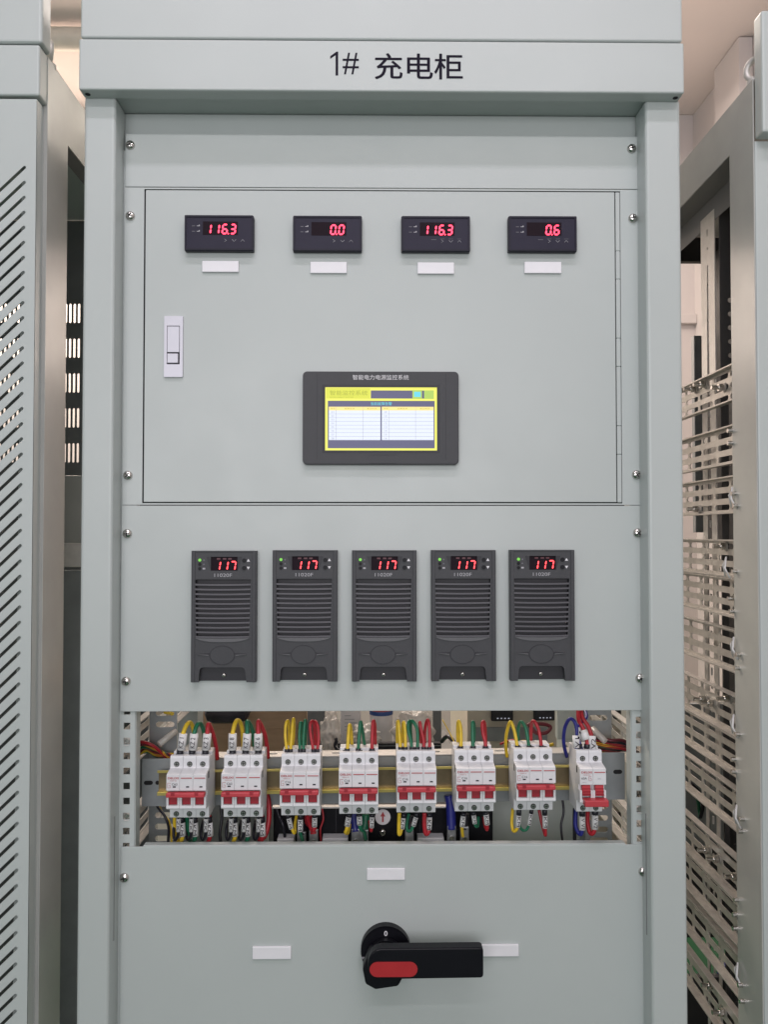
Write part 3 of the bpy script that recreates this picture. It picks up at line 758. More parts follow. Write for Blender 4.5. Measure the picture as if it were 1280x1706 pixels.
# ------------------------------------------------------------------ wires
def smooth(pts, n=6):
    out = []; P = [pts[0]] + list(pts) + [pts[-1]]
    for k in range(1, len(P) - 2):
        for j in range(n):
            t = j / n; p0, p1, p2, p3 = P[k - 1], P[k], P[k + 1], P[k + 2]
            out.append(0.5 * ((2 * p1) + (-p0 + p2) * t + (2 * p0 - 5 * p1 + 4 * p2 - p3) * t * t + (-p0 + 3 * p1 - 3 * p2 + p3) * t ** 3))
    out.append(P[-2]); return out
CR = {'a': (190, 1170, 4.74), 'b': (440, 1170, 5.82), 'c': (640, 1170, 5.82), 'd': (830, 1170, 4.74)}
C_M = mat('maroon_insulation', (0.12, 0.015, 0.025), 0.4, var=0.2)
CN = {'m': (C_M, 'maroon'), 'y': (C_Y, 'yellow'), 'g': (C_G, 'green'), 'r': (C_R, 'red'), 'b': (C_B, 'blue'), 'k': (C_K, 'black')}
def wire(crop, colr, pts, label, r=.00165, fer=None, sl=None, txt=None, group='wires on the breaker terminals', flat=1.0):
    """pts: (cx, cy, y) in crop pixels + depth"""
    ox, oy, sc_ = CR[crop]
    P = [W(ox + a / sc_, oy + b / sc_, y) for a, b, y in pts]
    o = thing('wire', label, 'wire', P[0], group)
    mb = MB(); mb.tube(smooth(P), r, CN[colr][0], 10); mb.build('insulation', o)
    if fer:
        mb = MB(); A = [W(ox + a / sc_, oy + b / sc_, y) for a, b, y in fer]; mb.tube(A, r * 1.5, C_K, 10); mb.build('ferrule', o)
    if sl:
        A = [W(ox + a / sc_, oy + b / sc_, y) for a, b, y in sl]
        mb = MB(); rs = r * (1.9 if group != 'wires below the breakers' else 1.5); mb.tube(A, rs, SLEEVE, 12)
        if txt:
            mid = (A[0] + A[1]) / 2; d = A[1] - A[0]; ang = math.degrees(math.atan2(d.z, d.x))
            text(mb, txt, mid.x, mid.z, min(A[0].y, A[1].y) - rs, rs * 1.1, min(d.length * .8, .0145), INK, rot=ang)
        mb.build('marker_sleeve', o)
    return o
ordn = ['first', 'second', 'third', 'fourth', 'fifth', 'sixth', 'seventh']
pol = {'y': 'left', 'g': 'middle', 'r': 'right'}
yA, yB_, yC_ = .050, .068, .100
# with marker sleeves: breakers 1 and 2
for bi, rows in ((0, [('y', 520, 530, 545, 'KZ 1', [(590, 160, .064), (625, 215, .078), (640, 420, .088)]), ('g', 615, 622, 632, 'KZ 2', [(670, 165, .064), (708, 230, .078), (720, 420, .088)]), ('r', 720, 726, 736, 'KZ 3', [(748, 172, .062), (795, 300, .078), (815, 450, .088)])]),
                 (1, [('y', 935, 935, 936, 'KZ 8', [(968, 145, .064), (1008, 195, .078), (1024, 420, .088)]), ('g', 1038, 1042, 1052, 'KZ 7', [(1052, 150, .062), (1095, 230, .078), (1112, 420, .088)]), ('r', 1138, 1139, 1139, 'KZ 6', [(1142, 148, .062), (1195, 270, .078), (1216, 440, .088)])])):
    for cl, xf, xm, xs, tx, rest in rows:
        wire('a', cl, [(xf, 430, yA), (xm, 370, yA), (xs, 245, .052)] + rest, '%s looped wire with printed white sleeve, on top of the %s breaker from the left' % (CN[cl][1], ordn[bi]), r=.0030,
             fer=[(xf, 428, yA), (xf + 1, 368, yA)], sl=[(xm, 376, yA), (xs, 247, .0515)], txt=tx)
# breaker 3 (pairs)
for cl, side, pts in (('y', 'left', [(222, 480, yA), (206, 330, .053), (212, 210, .058), (235, 185, .064), (243, 300, .075), (240, 520, .09)]), ('y', 'right', [(256, 480, yA), (268, 330, .053), (280, 180, .060), (290, 176, .066), (288, 320, .078), (262, 520, .09)]),
                      ('g', 'left', [(350, 480, yA), (342, 330, .053), (352, 205, .058), (368, 215, .066), (372, 330, .075), (366, 520, .09)]), ('g', 'right', [(382, 480, yA), (384, 330, .053), (398, 178, .058), (408, 220, .066), (402, 360, .078), (392, 520, .09)]),
                      ('r', 'left', [(480, 480, yA), (455, 330, .053), (448, 215, .058), (475, 185, .064), (488, 300, .075), (496, 520, .09)]), ('r', 'right', [(515, 480, yA), (530, 350, .053), (520, 230, .058), (492, 188, .066), (500, 330, .078), (508, 520, .09)])):
    wire('b', cl, pts, '%s one of the two %s wires on top of the third breaker' % (side, CN[cl][1]), r=.0021, fer=[(pts[0][0], 500, yA), (pts[0][0], 452, yA)])
# breaker 4
for cl, pts in (('y', [(805, 490, yA), (812, 420, yA), (826, 232, .058), (842, 250, .066), (852, 400, .078), (854, 520, .09)]), ('g', [(912, 490, yA), (918, 400, yA), (936, 190, .058), (958, 300, .068), (976, 420, .078), (978, 520, .09)]),
                ('r', [(1047, 490, yA), (1048, 400, yA), (1056, 195, .058), (1074, 215, .066), (1080, 400, .078), (1082, 520, .09)])):
    wire('b', cl, pts, '%s narrow looped wire on top of the fourth breaker' % CN[cl][1], r=.0024, fer=[(pts[0][0], 492, yA), (pts[0][0] + 2, 446, yA)])
# breaker 5 pairs
for cl, side, pts in (('y', 'left', [(162, 480, yA), (152, 350, .053), (140, 190, .058), (130, 220, .066), (128, 380, .078), (132, 520, .09)]), ('y', 'right', [(206, 480, yA), (208, 350, .053), (198, 205, .058), (184, 215, .066), (180, 360, .078), (182, 520, .09)]),
                      ('g', 'left', [(272, 480, yA), (262, 380, .053), (238, 280, .055), (236, 200, .060), (250, 190, .068), (262, 330, .078), (270, 520, .09)]), ('g', 'right', [(322, 480, yA), (328, 360, .053), (318, 250, .056), (270, 178, .062), (258, 250, .070), (268, 400, .078), (276, 520, .09)]),
                      ('r', 'left', [(386, 480, yA), (384, 370, .053), (358, 250, .056), (348, 195, .060), (356, 300, .070), (364, 520, .09)]), ('r', 'right', [(440, 480, yA), (444, 350, .053), (436, 200, .058), (418, 178, .064), (396, 300, .072), (402, 520, .09)])):
    wire('c', cl, pts, '%s one of the two %s wires on top of the fifth breaker' % (side, CN[cl][1]), r=.0023, fer=[(pts[0][0], 478, yA), (pts[0][0], 432, yA)])
for cl, pts in (('y', [(742, 470, yA), (748, 380, .052), (742, 240, .056), (722, 185, .062), (716, 300, .072), (726, 500, .088)]), ('g', [(866, 470, yA), (862, 380, .052), (860, 200, .058), (876, 230, .066), (872, 360, .076), (868, 500, .088)]),
                ('r', [(985, 470, yA), (984, 390, .052), (962, 300, .055), (955, 205, .060), (974, 200, .066), (984, 330, .076), (990, 500, .088)])):
    wire('c', cl, pts, '%s single upright wire on top of the sixth breaker' % CN[cl][1], r=.0026, fer=[(pts[0][0], 472, yA), (pts[0][0] + (1 if cl == 'y' else 0), 424, yA)])
for cl, pts in (('y', [(156, 385, yA), (150, 330, .051), (130, 225, .055), (98, 155, .062), (68, 250, .074), (62, 340, .082), (72, 430, .09)]), ('g', [(248, 385, yA), (240, 310, .051), (218, 200, .055), (182, 155, .062), (160, 230, .074), (168, 420, .09)]),
                ('r', [(345, 385, yA), (338, 300, .051), (318, 205, .055), (280, 148, .062), (262, 220, .074), (266, 420, .09)])):
    wire('d', cl, pts, '%s hoop-shaped wire on top of the seventh breaker' % CN[cl][1], r=.0024, fer=[(pts[0][0], 382, yA), (pts[0][0] - 1, 340, yA)])
# breaker 8
wire('d', 'b', [(622, 370, yA), (628, 300, .052), (616, 175, .058), (572, 130, .064), (530, 200, .072), (520, 320, .080), (545, 430, .09)], 'blue wire looping wide to the left above the two-pole breaker', r=.0026, fer=[(640, 366, yA), (646, 326, yA)], sl=[(622, 360, yA), (616, 262, .053)], txt='V1')
wire('d', 'b', [(660, 370, yA), (640, 300, .052), (630, 240, .058), (640, 180, .064), (700, 120, .08), (690, 60, .10)], 'dark blue wire rising behind the two-pole breaker with white sleeve', r=.0022, sl=[(640, 295, .0525), (628, 205, .060)], txt='5')
wire('d', 'r', [(708, 366, yA), (704, 300, .053), (676, 210, .060), (640, 140, .066), (636, 50, .075), (636, 20, .08)], 'red wire climbing straight up from the two-pole breaker, left one', r=.0030, fer=[(706, 366, yA), (706, 330, yA)], sl=[(700, 300, .0525), (676, 225, .0585)])
wire('d', 'r', [(742, 366, yA), (748, 300, .055), (718, 200, .064), (668, 120, .070), (658, 50, .078), (660, 20, .08)], 'red wire climbing from the two-pole breaker, right one', r=.0030, sl=[(745, 368, yA), (742, 265, .054)], txt='V2')
wire('d', 'k', [(720, 330, .056), (735, 260, .062), (720, 190, .066), (680, 120, .072), (672, 30, .08)], 'thin black wire arching over the two-pole breaker', r=.0013)
# below the breakers
yD = .060
def dn(crop, cl, label, pts, r=.0022, fer=None, sl=None, txt=None):
    wire(crop, cl, pts, label, r=r, fer=fer, sl=sl, txt=txt, group='wires below the breakers')
for bi, off in ((0, 0), (1, 428)):
    n = ordn[bi]
    for j, (xf, cl2, nm) in enumerate(((508, 'y', 'left'), (610, 'g', 'middle'), (725, 'r', 'right'))):
        x = xf + off - (12 if bi else 0)
        dn('a', 'k', 'black wire with white sleeve hanging from the %s terminal of the %s breaker' % (nm, n), [(x, 890, yD), (x + 1, 960, yD), (x - 2, 1040, yD), (x - 22, 1085, yD + .004), (x - 38, 1060, yD + .010), (x - 36, 1000, yD + .016), (x - 20, 930, yD + .03)], r=.0021, sl=[(x + 1, 918, yD), (x - 1, 1020, yD)], txt='ZK')
        dn('a', cl2, '%s wire with white sleeve behind the %s terminal of the %s breaker' % (CN[cl2][1], nm, n), [(x + 26, 890, yD + .006), (x + 32, 960, yD + .006), (x + 32, 1060, yD + .006), (x + 16, 1110, yD + .01), (x + 8, 1180, yD + .02)], r=.0030, fer=[(x + 24, 900, yD + .006), (x + 26, 950, yD + .006)], sl=[(x + 27, 948, yD + .006), (x + 33, 1055, yD + .006)], txt='KM')
dn('a', 'y', 'yellow wire curving down at the left edge of the first breaker', [(480, 880, .075), (478, 960, .078), (488, 1040, .080), (510, 1120, .085), (520, 1180, .09)], r=.0026)
dn('a', 'g', 'green wire curving down between sleeves under the first breaker', [(572, 880, .072), (578, 980, .074), (586, 1060, .076), (600, 1110, .08), (600, 1180, .09)], r=.0030)
dn('a', 'r', 'thick red wire bowing down to the right of the second breaker', [(1205, 720, .095), (1222, 800, .09), (1222, 930, .084), (1198, 1040, .078), (1160, 1085, .072), (1140, 1070, .07)], r=.0036)
for crop, cl, bn, nm, pts, sl, rr in (
    ('b', 'y', 'third', 'left', [(225, 1090, yD), (250, 1150, yD), (280, 1250, yD), (298, 1260, .064), (300, 1180, .07), (315, 1100, .078)], [(238, 1122, yD), (264, 1225, yD)], .0022),
    ('b', 'g', 'third', 'middle', [(355, 1090, yD), (350, 1180, yD), (352, 1260, .062), (370, 1330, .07), (380, 1400, .08)], [(352, 1132, yD), (350, 1250, yD)], .0025),
    ('b', 'r', 'third', 'right', [(490, 1090, yD), (492, 1160, yD), (482, 1245, yD), (462, 1240, .066), (440, 1180, .072), (420, 1100, .08)], [(491, 1115, yD), (490, 1205, yD)], .0024),
    ('b', 'y', 'fourth', 'left', [(830, 1090, yD), (818, 1150, yD), (800, 1240, yD), (790, 1262, .064), (812, 1262, .07), (830, 1180, .078)], [(822, 1110, yD), (806, 1200, yD)], .0026),
    ('b', 'g', 'fourth', 'middle', [(922, 1090, yD), (926, 1170, yD), (940, 1230, .062), (970, 1260, .07), (985, 1330, .08)], [(924, 1102, yD), (928, 1185, yD)], .0026),
    ('b', 'r', 'fourth', 'right', [(1048, 1090, yD), (1046, 1170, yD), (1040, 1245, .062), (1030, 1210, .07), (1022, 1150, .078)], [(1047, 1110, yD), (1045, 1215, yD)], .0022),
    ('c', 'y', 'fifth', 'left', [(195, 1080, .064), (180, 1180, .064), (158, 1270, .06), (145, 1270, .058), (145, 1180, .058), (150, 1070, .058)], [(186, 1118, .063), (174, 1225, .062)], .0026),
    ('c', 'g', 'fifth', 'middle', [(320, 1080, yD), (300, 1160, yD), (262, 1240, yD), (228, 1240, .062), (222, 1180, .066), (240, 1080, .072)], [(312, 1112, yD), (285, 1198, yD)], .0022),
    ('c', 'r', 'fifth', 'right', [(438, 1080, .066), (436, 1180, .064), (428, 1262, .06), (405, 1272, .058), (392, 1190, .058), (394, 1070, .058)], [(438, 1112, .065), (432, 1235, .062)], .0030),
    ('c', 'y', 'sixth', 'left', [(775, 1080, yD), (762, 1150, yD), (758, 1230, .064), (765, 1300, .07)], [(770, 1100, yD), (758, 1205, yD)], .0024),
    ('c', 'g', 'sixth', 'middle', [(868, 1070, yD), (875, 1140, yD), (892, 1200, .062), (912, 1190, .068), (916, 1110, .074)], [(870, 1092, yD), (882, 1175, yD)], .0022),
    ('c', 'r', 'sixth', 'right', [(985, 1070, yD), (998, 1140, yD), (1000, 1230, .062), (985, 1200, .068), (970, 1110, .074)], [(990, 1085, yD), (1002, 1185, yD)], .0026),
    ('d', 'y', 'seventh', 'left', [(168, 850, yD), (164, 930, yD), (150, 1000, yD), (122, 1015, .064), (110, 950, .07), (118, 840, .078)], [(166, 890, yD), (157, 985, yD)], .0024),
    ('d', 'g', 'seventh', 'middle', [(268, 850, yD), (256, 930, yD), (232, 1000, yD), (200, 1012, .062), (178, 985, .066), (164, 930, .072)], [(262, 878, yD), (246, 970, yD)], .0019),
    ('d', 'r', 'seventh', 'right', [(370, 850, yD), (372, 930, yD), (376, 1045, .062), (366, 1020, .066), (345, 940, .07), (326, 850, .074)], [(371, 890, yD), (374, 992, yD)], .0024)):
    dn(crop, cl, '%s wire with white sleeve hanging from the %s terminal of the %s breaker' % (CN[cl][1], nm, bn), pts, r=rr, sl=sl, txt='KM',
       fer=[(pts[0][0], pts[0][1] - 10, pts[0][2]), (sl[0][0], sl[0][1] + 2, sl[0][2])])
dn('d', 'b', 'blue wire hooking under the two-pole breaker into a white sleeve', [(667, 840, yD), (666, 960, yD), (660, 1036, yD), (636, 1030, .064), (614, 960, .07), (620, 840, .078)], r=.0029, fer=[(667, 845, yD), (667, 900, yD)], sl=[(667, 896, yD), (667, 1005, yD)], txt='V V1')
dn('d', 'r', 'red wire hooking under the two-pole breaker into a white sleeve', [(768, 840, yD), (768, 960, yD), (756, 1028, yD), (728, 1030, .064), (710, 950, .07), (712, 840, .078)], r=.0031, fer=[(768, 845, yD), (768, 892, yD)], sl=[(768, 886, yD), (766, 1000, yD)], txt='V V2')
dn('d', 'k', 'black wire hanging straight at the left flank of the two-pole breaker', [(608, 840, .08), (606, 950, .082), (608, 1110, .085)], r=.0028)
# heavy cables with crimped lugs
LUG = mat('tinned_lug', (0.36, 0.37, 0.38), 0.35, metal=0.7, var=0.2, scale=200)
for crop, cl, pts, lab in (('b', 'r', [(430, 1090, .088), (432, 1160, .088), (470, 1200, .086), (480, 1270, .085)], 'thick red cable ending in a metal lug below the third breaker'),
                           ('b', 'k', [(372, 1170, .09), (366, 1240, .088), (365, 1290, .085)], 'thick black cable ending in a lug below the third breaker'),
                           ('b', 'b', [(868, 1020, .092), (870, 1120, .09), (885, 1220, .088), (890, 1260, .086)], 'thick blue cable ending in a lug below the fourth breaker'),
                           ('b', 'g', [(985, 1090, .092), (985, 1160, .09), (972, 1230, .088), (970, 1270, .086)], 'thick dark green cable ending in a lug below the fourth breaker'),
                           ('c', 'k', [(260, 1100, .092), (250, 1200, .09), (245, 1270, .086)], 'thick black cable ending in a lug below the fifth breaker'),
                           ('c', 'b', [(630, 900, .092), (645, 1000, .090), (652, 1120, .088), (655, 1230, .086)], 'thick blue cable hanging in the gap left of the sixth breaker'),
                           ('c', 'k', [(790, 1080, .092), (785, 1160, .09), (780, 1240, .086)], 'thick black cable ending in a lug below the sixth breaker')):
    ox, oy, s_ = CR[crop]; P = [W(ox + a / s_, oy + b / s_, y) for a, b, y in pts]
    o = thing('cable', lab, 'cable', P[0], 'thick cables with lugs')
    mb = MB(); mb.tube(smooth(P), .0054 if cl != 'b' else .0068, CN[cl][0], 12); mb.build('insulation', o)
    e = P[-1]; mb = MB(); mb.box(e.x - .0062, e.x + .0062, .082, .087, e.z - .017, e.z + .006, LUG, .0012); mb.cyl((e.x, .0815, e.z - .011), .0035, .002, 'y', SCREW, 6); mb.build('lug', o)
# black main switch behind the breakers
ys = .115
t = thing('main_switch', 'large black main switch with red arrow sticker behind the breakers', 'switch', W(640, 1400, ys))
mb = MB(); x0, x1 = WX(455, 1370, ys), WX(822, 1370, ys); z1, z0 = WZ(640, 1343, ys), WZ(640, 1430, ys)
mb.box(x0, x1, ys, ys + .08, z0, z1, BLACK, .003); 
for uu in (560, 600, 700, 750): mb.box(WX(uu, 1370, ys) - .0005, WX(uu, 1370, ys) + .0005, ys - .0006, ys, z0, z1, DARKER)
mb.build('body', t)
mb = MB()
for u0, u1 in ((462, 490), (537, 580), (696, 740)): mb.box(WX(u0, 1398, ys - .02), WX(u1, 1398, ys - .02), ys - .022, ys - .0005, WZ(640, 1430, ys - .02), WZ(640, 1396, ys - .02), WHITEP, .001)
mb.build('terminal_cover', t)
q = W(638, 1361, ys); mb = MB(); mb.prism(ellipse(q.x, q.z, .0112, .0112, 32), 'y', ys - .0008, ys, PAPER); s = mb.build('round_sticker', t)
mb = MB(); mb.prism([(q.x - .0012, q.z - .007), (q.x + .0012, q.z - .007), (q.x + .0012, q.z + .001), (q.x + .0036, q.z + .001), (q.x, q.z + .0078), (q.x - .0036, q.z + .001), (q.x - .0012, q.z + .001)], 'y', ys - .0012, ys - .0008, INKR); mb.build('red_arrow', s)
q = W(638, 1386, ys); pan_screw('cover_screw', q.x, q.z, ys, .005, t)
mb = MB(); mb.box(x0, x1 - .05, ys - .012, ys - .002, z1 + .001, z1 + .003, STEEL_W); mb.build('top_edge', t)

# cable bundles entering from both sides
cols = ['r', 'm', 'y', 'm', 'k', 'r', 'y', 'm', 'g', 'r']
for s in (0, 1):
    for k in range(18):
        a = k / 17
        if s == 0: pts = [(140 + 3 * k, 430 - 30 * a + random.uniform(-25, 25), .112 + .0015 * k), (190 + 5 * k, 325 + 60 * a + random.uniform(-12, 12), .112 + .0012 * k), (300 + 3 * k, 340 + 90 * a, .108 + .0010 * k), (430 + 5 * k, 450 - 3 * k, .125)]; cr = 'a'
        else: pts = [(1095 - 2 * k, 370 + random.uniform(-28, 30), .112 + .0015 * k), (1000 - 5 * k, 315 + 75 * a + random.uniform(-12, 12), .112 + .0012 * k), (880 - 4 * k, 300 + 95 * a, .108 + .0010 * k), (770 + 2 * k, 270 + 8 * k, .125)]; cr = 'd'
        cl = cols[(k * 3 + s) % 10]
        wire(cr, cl, pts, 'loose %s wire of the bundle behind the %s end of the channel' % (CN[cl][1], 'right' if s else 'left'), r=.0024, group='bundle wires behind the %s channel end' % ('right' if s else 'left'))
for cr, pts, lab in (('a', [(355, 330, .10), (490, 225, .118)], 'clear plastic tube lying slanted at the left wire bundle'), ('d', [(745, 205, .118), (850, 310, .10)], 'clear plastic tube lying slanted at the right wire bundle')):
    ox, oy, s_ = CR[cr]; P = [W(ox + a / s_, oy + b / s_, y) for a, b, y in pts]; mb = MB(); mb.tube(P, .0046, BAG, 12); mb.tube([p + Vector((0, .002, 0)) for p in P], .0020, SLEEVE, 8)
    o = mb.build('sleeve_tube'); tag(o, lab, 'tube')
for cr, cl, pts, lab, r_ in (
    ('a', 'k', [(300, 700, .12), (340, 820, .11), (400, 900, .10), (430, 1000, .10), (420, 1160, .10)], 'thin black cable hanging behind the left wires of the first breaker', .0020),
    ('a', 'y', [(330, 760, .13), (385, 880, .12), (440, 960, .11), (455, 1160, .10)], 'thin yellow cable slanting down left of the first breaker', .0016),
    ('a', 'k', [(840, 800, .12), (850, 920, .115), (835, 1040, .11), (850, 1160, .105)], 'thin black cable hanging between the first and second breakers', .0022),
    ('b', 'k', [(120, 1020, .11), (150, 1120, .105), (180, 1180, .10), (200, 1300, .10), (190, 1400, .10)], 'thin black cable at the left edge of the black main switch', .0022),
    ('b', 'r', [(560, 1010, .11), (575, 1130, .105), (545, 1240, .10), (560, 1400, .10)], 'thin red cable in front of the black main switch, third breaker side', .0014),
    ('b', 'k', [(640, 300, .30), (700, 360, .28), (690, 430, .27), (740, 480, .26)], 'thin black cable behind the tall plastic bag', .0030),
    ('d', 'y', [(60, 300, .50), (130, 330, .48), (210, 310, .46), (330, 350, .44), (440, 330, .44)], 'yellow cable lying across behind the seventh breaker', .0030),
    ('d', 'r', [(20, 330, .50), (120, 300, .48), (240, 340, .46), (380, 320, .44)], 'thin red cable lying across behind the seventh breaker', .0022),
    ('d', 'k', [(500, 700, .12), (520, 860, .11), (500, 980, .105), (520, 1160, .10)], 'thin black cable hanging right of the seventh breaker', .0018),
    ('c', 'k', [(560, 380, .30), (620, 330, .28), (690, 400, .26), (720, 470, .25)], 'dark cable arching behind the sixth breaker', .0036)):
    wire(cr, cl, pts, lab, r=r_, group='loose cables inside the cabinet')
# thin diagonal tie on the right of breaker 5
wire('c', 'y', [(568, 170, .14), (640, 300, .12), (720, 470, .09)], 'thin pale yellow thread slanting to the sixth breaker', r=.0008)
wire('a', 'y', [(470, 90, .15), (400, 80, .15), (420, 60, .15), (470, 110, .15)], 'yellow wire end curled in the upper left slot', r=.0022)
wire('d', 'm', [(240, 165, .14), (300, 240, .14), (380, 240, .15), (415, 200, .16), (380, 175, .16), (300, 170, .15)], 'maroon wire coil floating behind the seventh breaker', r=.0030)

# ------------------------------------------------------------------ things behind the cabinet, seen through the opening
def bx(name, u0, u1, v0, v1, y, d, m, label, cat, bev=.002):
    a, b = W(u0, v1, y), W(u1, v0, y); mb = MB(); mb.box(a.x, b.x, y, y + d, a.z, b.z, m, bev); o = mb.build(name, None, ((a.x + b.x) / 2, y, a.z)); tag(o, label, cat); return o
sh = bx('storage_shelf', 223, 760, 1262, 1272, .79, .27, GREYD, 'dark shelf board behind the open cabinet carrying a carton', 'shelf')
t = thing('cardboard_box', 'brown cardboard carton seen behind the second and third breakers', 'carton', W(450, 1262, .80))
a, b = W(338, 1262, .80), W(512, 1130, .80); mb = MB(); mb.box(a.x, b.x, .80, 1.05, a.z, b.z, CARD, .004); mb.build('carton_walls', t)
zf = WZ(400, 1210, .80); mb = MB(); mb.box(a.x, b.x, .793, .799, zf - .004, b.z - .004, CARD, .001); mb.build('flap', t)
o = bx('storage_bag', 337, 412, 1175, 1209, .70, .08, mat('dark_bag', (0.018, 0.014, 0.028), 0.5, var=0.6, scale=30, bump=.8, bscale=60), 'dark crumpled bag above the carton, left in the opening', 'bag', .02)
# pharmacy-like white packet and bottle
t = thing('paper_packet', 'white printed paper packet standing behind the fourth breaker', 'packet', W(583, 1245, .45))
a, b = W(567, 1243, .45), W(601, 1150, .45); mb = MB(); mb.box(a.x, b.x, .45, .48, a.z, b.z, PAPER, .003); mb.build('packet_body', t)
mb = MB()
for k in range(5): zz = WZ(580, 1193 + 6 * k, .449); mb.box(a.x + .008, a.x + .014 + .018 * ((k * 7) % 3 + 1) / 3, .4492, .4497, zz, zz + .0012, INKG)
mb.build('printed_lines', t)
t = thing('plastic_jar', 'white jar with red and blue label behind the fifth breaker', 'jar', W(635, 1245, .45))
a, b = W(616, 1243, .45), W(655, 1150, .45); mb = MB(); mb.cyl(((a.x + b.x) / 2, .475, (a.z + b.z) / 2), (b.x - a.x) / 2, b.z - a.z, 'z', PAPER, 32); mb.build('jar_body', t)
mb = MB(); cxx = (a.x + b.x) / 2; rr = (b.x - a.x) / 2 + .0006; z1, z2, z3 = WZ(630, 1178, .45), WZ(630, 1187, .45), WZ(630, 1194, .45)
mb.cyl((cxx, .475, (z1 + z2) / 2), rr, z1 - z2, 'z', INKR, 32); mb.cyl((cxx, .475, (z2 + z3) / 2 - .0001), rr, z2 - z3 - .0004, 'z', BLUEI, 32); mb.build('colour_label', t)
def crumple(name, u, v, y, ru, rv, label, seed, depth=.05, m=BAG):
    rnd = random.Random(seed); c = W(u, v, y); b = bmesh.new(); bmesh.ops.create_icosphere(b, subdivisions=4, radius=1)
    k = (1.1 + y) / F; ph = [rnd.uniform(0, 6) for _ in range(6)]
    for q in b.verts:
        d = q.co.normalized(); n = .12 * math.sin(7 * d.x + ph[0] + 3 * d.z) + .10 * math.sin(11 * d.z + ph[1] + 4 * d.y) + .09 * math.sin(17 * d.y + 9 * d.x + ph[2]) + rnd.uniform(-.03, .03)
        q.co = Vector((c.x + d.x * ru * k * (1 + n), c.y + d.y * depth * (1 + n), c.z + d.z * rv * k * (1 + n)))
    mb = MB(); mb.merge(b, m, True); o = mb.build(name, None, c); tag(o, label, 'plastic bag'); return o
crumple('plastic_bag', 550, 1222, .30, 15, 36, 'tall crumpled clear plastic bag between the third and fourth breakers', 3, .03)
crumple('plastic_bag', 610, 1226, .36, 24, 18, 'small crumpled clear bag in front of the white packet and jar', 5, .03)
crumple('plastic_bag', 690, 1215, .38, 32, 36, 'wide crumpled clear plastic bag behind the fifth breaker', 9, .04)
# further cabinet behind (beige front with small meters)
t = thing('rear_cabinet', 'beige cabinet with two dark meters standing behind the open cabinet', 'cabinet', (WX(850, 1300, .95), .95, 0))
a, b = WX(779, 1250, .95), WX(912, 1250, .95); mb = MB(); mb.box(a, WX(1080, 1250, .95), .95, 1.4, .0, 1.45, BEIGE, .003); mb.build('body', t)
zz0, zz1 = WZ(800, 1234, .95), WZ(800, 1211, .95); mb = MB(); mb.box(a + .01, b, .944, .9495, zz0, zz1, GREYU, .001); mb.build('grey_band', t)
for u0, u1, v0, v1 in ((819, 855, 1182, 1201), (890, 924, 1182, 1200), (1021, 1036, 1180, 1198), (1030, 1045, 1355, 1370)):
    p, q = W(u0, v1, .94), W(u1, v0, .94); mb = MB(); mb.box(p.x, q.x, .935, .9495, p.z, q.z, DARKER, .002)
    for k in range(4): mb.box(p.x + (q.x - p.x) * (.25 + .17 * k), p.x + (q.x - p.x) * (.32 + .17 * k), .9346, .935, p.z + .006, p.z + .0085, S_L)
    mb.build('small_meter', t)

# ------------------------------------------------------------------ left neighbour cabinet
XLc = -.4525; ytf = YH
t = thing('slotted_cabinet', 'pale grey cabinet with diagonal vent slots in its door, left of the charging cabinet', 'cabinet', (XLc - .4, 0, 0))
x0c = XLc - .80
zt, zhd, zdoor = WZ(60, 74, ytf), WZ(60, 160, ytf), WZ(60, 164, ytf)
mb = MB(); mb.box(x0c, XLc + .0045, ytf - .003, .006, zt + .0008, zt + .10, PAINT, .004, 3)
mb.box(x0c, XLc - .001, .0062, .60, zt - .003, zt + .0005, PAINT)
mb.build('top_cover', t)
mb = MB(); mb.box(x0c, XLc + .001, ytf - .0015, .003, zhd, zt - .0008, PAINT, .003, 3); mb.build('header', t)
mb = MB(); loops = [rect(x0c + .005, XLc - .0025, .06, zdoor - .001, .002)]
zz = WZ(38, 277, ytf); 
L = .078
while zz > .12:
    ex = WX(37.5, 700, ytf); ang = 44
    loops.append(slot(ex - L / 2 * math.cos(R(ang)), zz - L / 2 * math.sin(R(ang)), L, .0042, ang)); zz -= .01985
plate(mb, loops, ytf, .0015, PAINT)
mb.prism([(XLc - .0025, ytf + .0002), (XLc - .0025, ytf + .016), (XLc - .0045, ytf + .016), (XLc - .0045, ytf + .0002)], 'z', .06, zdoor - .001, PAINT)
d = mb.build('vented_door', t)
mb = MB(); mb.box(XLc - .030, XLc - .004, ytf + .018, ytf + .030, .05, zhd - .001, PAINT, .003); mb.build('door_post', t)
# side frame with opening
oy0 = .078; oz1 = 1.5 + .556
mb = MB()
plate(mb, [rect(.004, .60, .0, zt - .0015), rect(oy0, .54, .12, oz1)], XLc + .0005, .0016, PAINT_R, 'x')
mb.box(XLc - .022, XLc - .0005, oy0 - .002, oy0 - .0005, .12, oz1, PAINT_R); mb.box(XLc - .02, XLc - .0005, .004, .008, .0, zt - .002, PAINT_R)
mb.box(XLc - .022, XLc - .0005, oy0, .54, oz1 - .0005, oz1 + .001, GREYD)
mb.build('side_frame', t)
